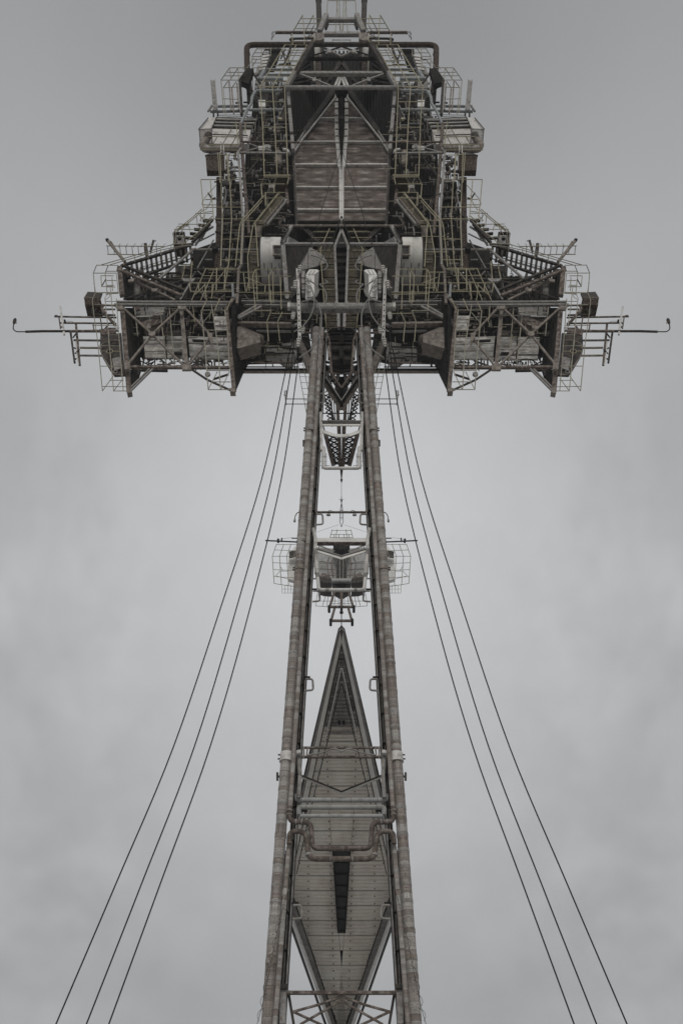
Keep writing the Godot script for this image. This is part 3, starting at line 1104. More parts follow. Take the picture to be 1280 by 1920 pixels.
	tube("kite_bar", "=637,957; =636.5,971", 1.2, "dark", 6.0, 0.0, 4)
	tube("stay_wire", "634,984 592,998", 0.6, "grey", 6.0, 0.0, 4)
	done()

func build_head_centre():
	# sloping hopper floor of brown plates, pale ribs and a double spine
	thing("hopper_floor", "big brown streaked hopper underside with pale ribs in the middle of the tower head", "hopper", "", true)
	var ys := [168.0, 224.0, 268.0, 310.5, 353.0, 395.0, 418.0]
	for k in 6:
		var y0: float = ys[k]
		var y1: float = ys[k + 1]
		var xl := func(y: float) -> float:
			if y < 285.0:
				return lerpf(634.0, 549.0, (y - 165.0) / 120.0)
			return lerpf(549.0, 555.0, (y - 285.0) / 132.0)
		var dd := func(y: float) -> float: return lerpf(6.0, 2.2, (y - 165.0) / 253.0)
		var pa := [[xl.call(y0), y0], [xl.call(y1), y1]]
		if y0 < 285.0 and y1 > 285.0:
			pa = [[xl.call(y0), y0], [549.0, 285.0], [xl.call(y1), y1]]
		var sp := ""
		for q in pa:
			sp += "%.1f,%.1f,%.3f " % [q[0], q[1], dd.call(q[1])]
		sp += "639.5,%.1f,%.3f 639.5,%.1f,%.3f" % [y1, dd.call(y1), y0, dd.call(y0)]
		plate("floor_plate", sp, "brownpanel", 0.0, 0.08)
		if k > 0:
			beam("rib", "%.1f,%.1f,%.3f 636,%.1f,%.3f" % [xl.call(y0), y0, dd.call(y0) - 0.12, y0, dd.call(y0) - 0.12], 4.2, "pale", 0.0, 8.0)
	beam("spine", "630,182,5.5 630.5,255,4.5; 630.5,255,4.5 636.3,318,3.5", 7.0, "pale", 0.0, 12.0)
	beam("spine", "=636.4,318,3.4 637,417,1.9", 3.4, "pale", 0.0, 12.0)
	beam("spine_tail", "637.4,318,3.3 638,416,1.9", 4.0, "pale", 0.0, 10.0)
	for k in 9:
		beam("spine_cleat", "%.1f,%.1f,%.2f %.1f,%.1f,%.2f" % [625.0 + k * 0.7, 190.0 + k * 13.0, 5.0 - k * 0.17, 637.0, 190.0 + k * 13.0, 5.0 - k * 0.17], 1.8, "grey", 0.0, 3.0)
	beam("bottom_angle", "=555,417,1.9", 3.0, "dark", 0.0, 8.0)
	done()
	thing("downspout", "black funnel-topped pipe tapering to a point down the middle of the hopper", "pipe", "", true)
	lathe("funnel", "639.5,162,3.0 639.5,182,3.0", [[0, 12.5], [0.15, 12.5], [0.7, 11.0], [1.0, 7.0]], "black", 3.0, 18)
	lathe("spout", "639.5,180,3.2 639.5,318,2.2", [[0, 6.6], [0.4, 5.0], [0.65, 3.0], [1.0, 0.4]], "black", 3.0, 14)
	lathe("joint", "639.5,222,2.8 639.5,228,2.8", [[0, 5.6], [0.5, 6.0], [1.0, 5.6]], "dark", 3.0, 14)
	done()
	both(func():
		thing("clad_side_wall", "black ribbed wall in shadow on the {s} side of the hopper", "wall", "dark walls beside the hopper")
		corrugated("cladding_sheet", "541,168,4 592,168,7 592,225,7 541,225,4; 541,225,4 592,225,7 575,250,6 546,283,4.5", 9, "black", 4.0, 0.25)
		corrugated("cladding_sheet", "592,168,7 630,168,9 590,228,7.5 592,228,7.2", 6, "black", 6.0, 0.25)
		done()
		thing("hopper_edge_girder", "dark sloping girder along the upper {s} edge of the brown hopper", "beam", "girders along the hopper edge")
		beam("girder", "633,160,5.6 571,248,4.2", 10.0, "dark", 0.0, 8.0)
		beam("girder_tail", "571,248,4.2 547,286,3.6", 4.0, "grey", 0.0, 8.0)
		beam("edge", "637,172,5.2 566,262,3.6; 566,262,3.6 549,288,3.2", 1.8, "pale", 0.0, 4.0)
		done()
		thing("corner_post", "slim pale grey post at the {s} edge of the black hopper wall", "post", "pale posts beside the hopper")
		beam("post", "539,168 549,282", 6.6, "grey", 1.0, 8.0)
		beam("splice", "541.5,200 542,204; 546,250 546.4,254", 7.6, "dark", 0.95, 8.4)
		beam("lower_post", "549,284 556,430", 4.4, "dark", 1.6, 10.0)
		beam("lower_edge", "551.5,290 557,415", 1.4, "grey", 1.5)
		done()
	)
	thing("braced_steelwork", "grey sloping A-shaped steel frame with cross braces at the top of the tower", "frame", "", true)
	beam("sloping_leg", "588,78 553,137", 9.5, "dark", 0.6, 10.0)
	beam("sloping_foot", "553,136 537,163", 8.0, "grey", 0.6, 10.0)
	beam("top_leg", "611,29 598,60", 9.0, "grey", 0.6, 10.0)
	beam("top_beam", "=612,37.5", 9.0, "grey", 0.8, 8.0)
	beam("haunch", "614,44 610,54", 4.0, "dark", 0.9, 6.0)
	beam("upper_beam", "=607,64.5", 9.6, "grey", 0.8, 8.0)
	plate("gusset", "590,61 607,61 607,72 599,75.5 590,75.5", "tan", 0.35, 0.25)
	beam("second_beam", "=582,83.5", 6.6, "dark", 0.7, 8.0)
	beam("dark_beam", "=568,110.5", 6.0, "black", 1.4, 6.0)
	beam("third_beam", "=553,138.5", 8.6, "grey", 0.9, 8.0)
	tube("bottom_pipe", "=534,164.5", 8.6, "grey", 0.5, 0.0, 12)
	beam("upper_brace", "590,82 640,106", 3.4, "grey", 1.0)
	beam("upper_brace_back", "570,109 616,95 640,87", 2.4, "dark", 1.3)
	beam("lower_brace", "555,137 588,148.5 619,161", 3.4, "grey", 0.8)
	beam("lower_brace_back", "543,160 588,148 634,135", 2.2, "dark", 1.1)
	plate("brace_plate", "585,145 592,146 592,151 585,151; 612,92 620,93 620,98 612,98", "grey", 0.7, 0.1)
	done()
	both(func():
		thing("shaft_cladding", "black ribbed cladding behind the cross braces on the {s} side of the tower top", "wall", "dark cladding at the top")
		corrugated("cladding_sheet", "583,86,5 607,86,5 607,165,5 583,165,5; 583,90,5.2 583,165,5.2 540,165,5.2 560,130,5.2", 7, "black", 5.0, 0.25)
		done()
		thing("shaft_back_wall", "black ribbed rear wall of the shaft behind the cross braces, {s} half", "wall", "rear walls of the shaft")
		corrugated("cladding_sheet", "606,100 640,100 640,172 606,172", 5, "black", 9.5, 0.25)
		done()
		thing("vent_stack", "tall dark stack pipe rising out of the top edge on the {s}", "stack", "stacks at the top")
		tube("stack", "594.5,-60 597.5,30 600.5,120", 10.0, "dark", 3.0, 0.0, 16)
		tube("stack_joint", "596.5,0 596.8,4; 598.8,52 599,56", 11.2, "black", 3.0, 0.0, 16)
		done()
		thing("lagged_pipe", "thick pale lagged pipe with a rounded top behind the cross braces on the {s}", "pipe", "lagged pipes behind braces")
		tube("pipe", "594,88 595.5,108", 11.5, "pale", 2.0, 0.0, 14)
		tube("lower_pipe", "596,112 597,167", 11.0, "rust", 2.4, 0.0, 14)
		lathe("cap", "594,84 594,90", [[0, 1.5], [0.3, 4.2], [0.7, 5.6], [1, 5.9]], "pale", 2.0, 14)
		beam("valve_rack", "589,112 590,150", 3.0, "railgrey", 2.1)
		done()
		thing("top_railing", "thin rail and ladder wires at the very top between the stacks, {s} half", "railing", "thin rails at the top")
		tube("post", "613.5,1 612,28; 632,0 628,60; 635,0 638,60", 1.6, "railgrey", 2.0, 0.0, 5)
		tube("rail", "613,1 639,1; 614,46 639,46; 622,75 639,75", 1.6, "railgrey", 2.0, 0.0, 5)
		tube("cross_wire", "630,2 637,58; 624,74 619,87", 1.2, "yellow", 2.2, 0.0, 5)
		done()
	)
	thing("spout_hood", "small pale pointed hood above the black downspout on the centre line", "hood", "", true)
	beam("hood_edge", "639,136 626,166; 639,147 633,164", 4.2, "pale", 2.4, 6.0)
	plate("hood_back", "=639.5,140 628,168", "dark", 3.4, 0.2)
	beam("roof_strut", "640,108 618,152; 640,118 606,165", 5.0, "dark", 4.0, 6.0)
	tube("yellow_bar", "628,92 619,100; =626,92", 1.6, "yellow", 3.8, 0.0, 5)
	done()
	# below the hopper
	thing("header_pipe", "pale horizontal header pipe under the brown hopper with upturned ends", "pipe", "", true)
	tube("pipe", "=531,407 522.5,419 526,423.5 545,423.5", 4.8, "tan", 0.4, 4.0, 10)
	tube("joint", "555,423.5 558,423.5; 600,423.5 602,423.5", 5.8, "grey", 0.4, 0.0, 10)
	done()
	thing("slot_frame", "pale pointed frame round a tall black slot on the centre line under the hopper", "frame", "", true)
	beam("arm", "640,431 627,464", 4.6, "grey", 0.6, 8.0)
	beam("side", "627,463 631,572", 4.4, "grey", 0.6, 8.0)
	corrugated("slot_back", "=629,464 632,572", 8, "black", 2.4, 0.15)
	plate("slot_peak", "=639.5,436 630,464", "black", 2.0, 0.1)
	beam("lower_side", "633.5,584 634.5,616", 4.0, "grey", 0.6, 8.0)
	plate("lower_back", "=636,584 637,618", "black", 1.6, 0.2)
	beam("slot_lip", "=630,456", 2.2, "grey", 0.7)
	done()
	thing("cross_girder", "long grey brown girder with white end caps, just below the two switch boxes", "beam", "", true)
	beam("girder", "=543,575", 13.5, "grey", -0.6, 10.0)
	beam("end_cap", "538.5,575 543.5,575", 14.5, "porcelain", -0.6, 11.0)
	beam("stiffener", "576,569 576,582; 628,569 628,582", 2.0, "grey", -0.8, 11.0)
	beam("flange", "=545,582", 1.8, "grey", -0.7, 12.0)
	done()
	both(func():
		thing("brick_back_wall", "brown grated wall behind the yellow ladder under the hopper on the {s}", "wall", "brown walls under hopper")
		plate("wall_panel", "592,428 627,428 628,470 596,470; 596,471 628,471 629,507 602,507; 602,508 630,508 630,545 606,545; 607,546 630,546 632,615 610,615", "ochre", 3.2, 0.2)
		beam("course", "596,440 627,440; 598,452 628,452; 602,484 628,484; 603,496 629,496; 604,520 630,520; 606,533 630,533; 608,556 631,556; 609,592 632,592; 609,603 632,603", 1.1, "dark", 3.05, 2.0)
		done()
		thing("yellow_ladder", "yellow rail ladder between the switch box and the black slot on the {s}", "ladder", "yellow ladders by slot")
		tube("stile", "617,429 600,467 605,545 611,614", 2.0, "yellow", 0.2, 0.0, 6)
		tube("rung", "588,434 627,434; 583,445.5 622,445.5; 580,469.5 620,469.5; 600,506.5 627,506.5; 598,542.5 626,542.5; 586,614 634,614", 1.8, "yellow", 0.3, 0.0, 5)
		done()
		thing("dark_strut_bay", "dark bay of girders under the hopper floor on the {s} of the slot", "frame", "dark girder bays")
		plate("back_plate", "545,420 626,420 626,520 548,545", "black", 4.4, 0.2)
		beam("strut", "566,427 592,452; 575,430 610,470", 3.2, "dark", 2.2)
		beam("girder", "572,437 627,437; 575,451 600,451", 5.0, "dark", 2.6)
		done()
		thing("recess_wall", "black ribbed wall closing the recess behind the {s} switch box", "wall", "walls behind switch boxes")
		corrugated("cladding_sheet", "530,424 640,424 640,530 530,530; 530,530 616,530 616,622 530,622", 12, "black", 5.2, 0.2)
		done()
		thing("tail_chute", "grey funnel-shaped chute plate behind the switch box on the {s}", "chute", "grey chutes")
		plate("chute_face", "538,463,0.2 580,463,2.0 556,508,1.2 541,530,0.2", "dark", 0.0, 0.1)
		plate("chute_side", "580,463,2.0 607,479,2.6 612,492,2.6 590,500,1.8 556,508,1.2", "grey", 0.0, 0.1)
		plate("chute_top", "541,443,0.6 562,455,2.2 538,461,0.4", "grey", 0.0, 0.1)
		plate("chute_lower", "541,530,0.2 556,508,1.2 575,506,1.4 560,545,0.8 545,560,0.4", "dark", 0.0, 0.1)
		done()
		thing("angle_support", "pale angle bars at the inner edge of the {s} white drum", "frame", "frames beside the drums")
		beam("sloping_bar", "546,424 528,457", 6.6, "grey", -0.5, 6.0)
		beam("edge_bar", "541,428 525.5,455", 1.6, "dark", -0.7, 3.0)
		beam("upright", "530,458 538,560", 7.5, "grey", -0.5, 6.0, "i")
		beam("crossbar", "526,458 624,458", 5.6, "grey", -0.4, 6.0)
		done()
		thing("white_drum", "white painted vertical drum with a small framed window on the {s}", "drum", "white drums")
		lathe("drum_shell", "490,489,0.6 527,489,0.6", [[0, 43.0], [0.02, 43.6], [0.1, 43.4], [0.96, 43.4], [1, 43.0]], "white", 0.6, 48)
		lathe("drum_rim", "487.5,489,0.6 490.5,489,0.6", [[0, 42.6], [0.3, 44.8], [1.0, 44.8]], "dark", 2.2, 48)
		lathe("weld_seam", "507,489,0.6 507.6,489,0.6", [[0, 43.3], [0.5, 43.7], [1.0, 43.3]], "grey", 2.2, 48)
		plate("window_recess", "512,463 525,463 525.5,477 513,477", "dark", -0.82, 0.3)
		beam("window_frame", "511,461.5 526,461.5; 511,478.5 526,478.5; 511.5,461 512.5,479", 2.2, "tan", -0.86, 4.0)
		for k in 5:
			disc("rivet", 495 + k * 7, 499 + (k % 2) * 9, 0.8, "dark", -0.6, 0.4, 6)
		done()
		thing("switch_box", "pale grey switch box with three bushings in a row on its {s} inner side mast", "switch box", "switch boxes on masts")
		plate("box_front", "573,515 588.5,515 588.5,560 572,560", "white", -1.6, 0.1)
		plate("box_side", "588.7,515,-1.6 597.5,508,-0.7 595,554,-0.7 588.7,560,-1.6", "pale", 0.0, 0.1)
		plate("box_lid", "573,514.5,-1.62 579,505,-0.7 595,505,-0.7 597.5,507.5,-0.7 588.5,514.5,-1.62", "white", 0.0, 0.1)
		beam("lid_rib", "579,513,-1.7 583,506,-0.85; 585,513,-1.7 590,506,-0.85", 1.2, "pale", 0.0)
		plate("flange_plate", "564.5,508 571,507 571,549 565,549", "grey", -1.2, 0.3)
		beam("cleat", "564,521 572,521; 564,532 572,532; 564,543.5 572,543.5", 1.8, "dark", -1.5)
		for y in [524.0, 534.5, 545.0]:
			lathe("bushing", "576,%.1f,-1.7 581,%.1f,-2.6" % [y - 3.0, y + 2.0], [[0, 3.6], [0.25, 3.8], [0.3, 2.4], [0.55, 2.4], [0.6, 3.2], [0.8, 3.2], [1.0, 1.6]], "porcelain", -1.7)
		beam("foot", "574,558 588,558", 2.0, "grey", -1.8)
		done()
		thing("mast_channel", "pale slotted channel mast holding insulators in front of the {s} switch box", "mast", "slotted masts")
		beam("channel", "557.5,504 561.5,638", 6.0, "pale", -1.0, 5.0, "i")
		for k in 9:
			var y := 552.0 + k * 10.0
			disc("slot", 558.8 + k * 0.3, y, 1.2, "black", -1.36, 0.06, 8)
		beam("clamp", "548,612 562,606; 545,541 558,539", 5.0, "grey", -0.8)
		done()
		var ins := [["562.5,498 560.5,512", "topmost white insulator above the {s} switch box"], ["553.5,526 552.5,541", "white insulator beside the flange of the {s} switch box"], ["550,586 548,598", "white insulator outside the slotted mast below the {s} girder cap"], ["568,613 566,625", "white insulator inside the slotted mast on the {s}, just below the girder"], ["559.5,634 558,650", "lowest white insulator hanging under the {s} slotted mast"]]
		for q in ins:
			thing("insulator", q[1], "insulator", "white insulators")
			lathe("sheds", q[0], INSUL, "porcelain", -1.3)
			beam("pin", q[0], 1.6, "dark", -1.3)
			done()
		var hoses := [["581,527 592,534 598,544 593,555 580,563 564,566", "pale thick hose curling round the front of the {s} switch box"], ["581,537 587,549 589,570 583,592 568,612 551,622", "pale hose falling from the middle bushing of the {s} switch box to the mast"], ["585,556 595,568 602,588 602,612 596,638 580,658 560,671", "pale hose swinging wide below the {s} switch box towards the leg"], ["583,478 600,484 612,492 614,501 606,507", "pale bent hose above the lid of the {s} switch box"], ["598,533 606,540 612,553 610,568", "thin hose curving down on the inner side of the {s} switch box"], ["598,533 612,531 614,528 608,525", "short pale pointed hose end beside the {s} switch box"]]
		for q in hoses:
			thing("hose", q[1], "hose", "hoses round the switch boxes")
			tube("hose", q[0], 2.6, "hose", -2.4, 12.0, 8)
			done()
		thing("stay_wires", "thin dark stay wires fanning down from the hopper spine to the {s} switch box", "wire", "stay wires under hopper")
		tube("wire", "639,281,2.0 600,400 590,440 564,498,-1.2; 639,405 627,438 605,478 594,505,-0.8; 640,405 624,450 606,520", 1.3, "rubber", -0.4, 0.0, 5)
		tube("drop_wire", "577,466 577,505", 1.0, "rubber", -1.0, 0.0, 5)
		done()
	)
	# the machinery round the top of the legs
	thing("winch_housing", "dark winch housing with an octagonal arch between the tops of the legs", "machine", "", true)
	corrugated("housing_back", "=612,616 614,676", 10, "black", 2.2, 0.2)
	beam("arch", "612,626 618,619 630,615; =630,615", 3.6, "dark", 1.2, 8.0)
	plate("drum_box", "=621,648 622,674", "dark", 1.0, 1.0)
	tube("winch_drum", "=622,655", 10.0, "dark", 0.8, 0.0, 14)
	lathe("centre_cone", "639.5,622 639.5,648", [[0, 2.0], [0.5, 4.0], [1.0, 5.5]], "dark", 1.4)
	plate("centre_block", "=635,650 636,672", "black", 0.4, 0.6)
	beam("cross_angle", "=610,633; =611,644", 2.6, "dark", 1.6)
	lathe("hook", "639.5,676 639.5,694", [[0, 3.0], [0.3, 2.2], [0.6, 1.2], [0.8, 2.6], [1.0, 0.8]], "black", 1.0)
	beam("rail_bits", "=622,681; =625,686", 1.4, "dark", 2.0)
	tube("bars", "626,676 627,694; 632,676 632,690", 1.2, "dark", 2.0, 0.0, 4)
	done()
	thing("drain_pipe", "brown pipe running down inside both legs and meeting in a V under the head", "pipe", "", true)
	tube("pipe", "=569,624 612,624 617,640 621,700 639.5,728", 4.2, "rust", -0.1, 5.0, 10)
	tube("sleeve", "615.5,650 617,672", 5.6, "tan", -0.1, 0.0, 10)
	done()
	thing("long_crossbeam", "long tan beam running right across under the head, behind both legs", "beam", "", true)
	beam("beam", "=450,697", 5.2, "tan", 1.6, 6.0)
	beam("beam_edge", "=450,693.4", 1.6, "black", 1.5, 7.0)
	beam("upper_rail", "460,682 552,680", 2.6, "rust", 1.8)
	done()
	thing("swivel_bracket", "dark bracket bar with a rounded lower edge under the winch housing", "bracket", "", true)
	beam("arm", "606,684 622,694 640,697", 5.0, "black", 1.0)
	beam("upper_arm", "604,678 618,680", 4.0, "dark", 1.0)
	disc("knob", 617, 690, 2.2, "grey", 0.8, 0.3)
	done()
	thing("v_beam", "broad tan V-shaped beam with dark edges hanging between the legs", "beam", "", true)
	beam("arm", "608,716 640,766", 10.0, "tan", 2.6, 8.0)
	beam("upper_edge", "608,708 640,757", 3.0, "black", 2.4, 9.0)
	beam("inner_strip", "609,706 640,752", 1.6, "pale", 2.3, 4.0)
	done()
	thing("inner_truss", "dark lattice truss tapering to a point between the legs, behind the pale crossbeams", "truss", "", true)
	var d := 7.0
	beam("centre_strut", "630,722 634,800; 634,800 637,876", 6.0, "rust", d, 6.0)
	beam("centre_shadow", "637,790 638.5,874", 2.4, "black", d + 0.4)
	beam("edge_chord", "609,815 624,872", 6.2, "rust", d - 0.5, 6.0)
	beam("edge_back", "612,815 627,869", 3.2, "black", d)
	beam("upper_chord", "604,735 624,785; 616,740 626,790", 2.4, "dark", d)
	beam("cap_bar", "=626,870; =612,745; =604,775; =614,788", 1.8, "dark", d)
	for k in 8:
		var y := 738.0 + k * 7.0
		beam("upper_web", fmt([[604 + k * 1.4, y], [617 + k * 1.2, y + 7]]), 1.8, "black", d)
		beam("upper_web", fmt([[616 + k * 1.2, y], [605 + k * 1.4, y + 7]]), 1.6, "dark", d + 0.3)
	for k in 6:
		var y := 815.0 + k * 9.5
		var x := 612.0 + k * 2.4
		beam("web", fmt([[x, y], [635 + k * 0.3, y + 9.5]]), 2.6, "black", d)
		beam("web", fmt([[635 + k * 0.3, y], [x + 2.4, y + 9.5]]), 2.2, "dark", d + 0.3)
		beam("batten", fmt([[x, y], [635, y]]), 1.6, "dark", d + 0.1)
	tube("rail", "597,865 612,865; 600,873 618,873; 604,856 612,856; 603,795 603,880; 611,850 611,880", 1.2, "railgrey", d + 2.0, 0.0, 4)
	tube("level_rail", "=606,702; =608,711; =610,719; =612,733; =616,741", 1.3, "grey", d - 1.0, 0.0, 4)
	tube("upright_rail", "612,700 616,742; 619,700 622,742; 627,700 628,742", 1.3, "dark", d - 1.0, 0.0, 4)
	beam("lattice", "606,704 620,716; 620,704 606,716; 608,722 622,734; 622,722 609,736; 622,704 634,716; 634,706 624,718", 1.8, "dark", d - 0.5)
	beam("long_strut", "624,735 628,795; 621,735 622,800", 1.8, "grey", d + 1.0)
	lathe("centre_bolt", "639.5,728 639.5,748", [[0, 3.5], [0.3, 3.0], [0.5, 1.4], [1, 0.5]], "black", d)
	done()
	thing("gear_cluster", "dark cluster of small gears and brackets above the tan V beam", "machine", "", true)
	plate("gear_case", "=631,706 630,716 636,724", "black", 3.4, 1.0)
	for k in 5:
		disc("gear", 613 + k * 5, 706 + (k * 7) % 13, 3.4, "dark", 3.2, 0.5, 10)
		disc("hub", 613 + k * 5, 706 + (k * 7) % 13, 1.4, "grey", 2.8, 0.3, 8)
	beam("bracket", "606,701 628,709; 608,712 632,718; 618,720 624,742", 2.2, "dark", 3.4)
	tube("rail", "606,708 636,708; 612,728 632,728", 1.4, "grey", 3.6, 0.0, 4)
	done()

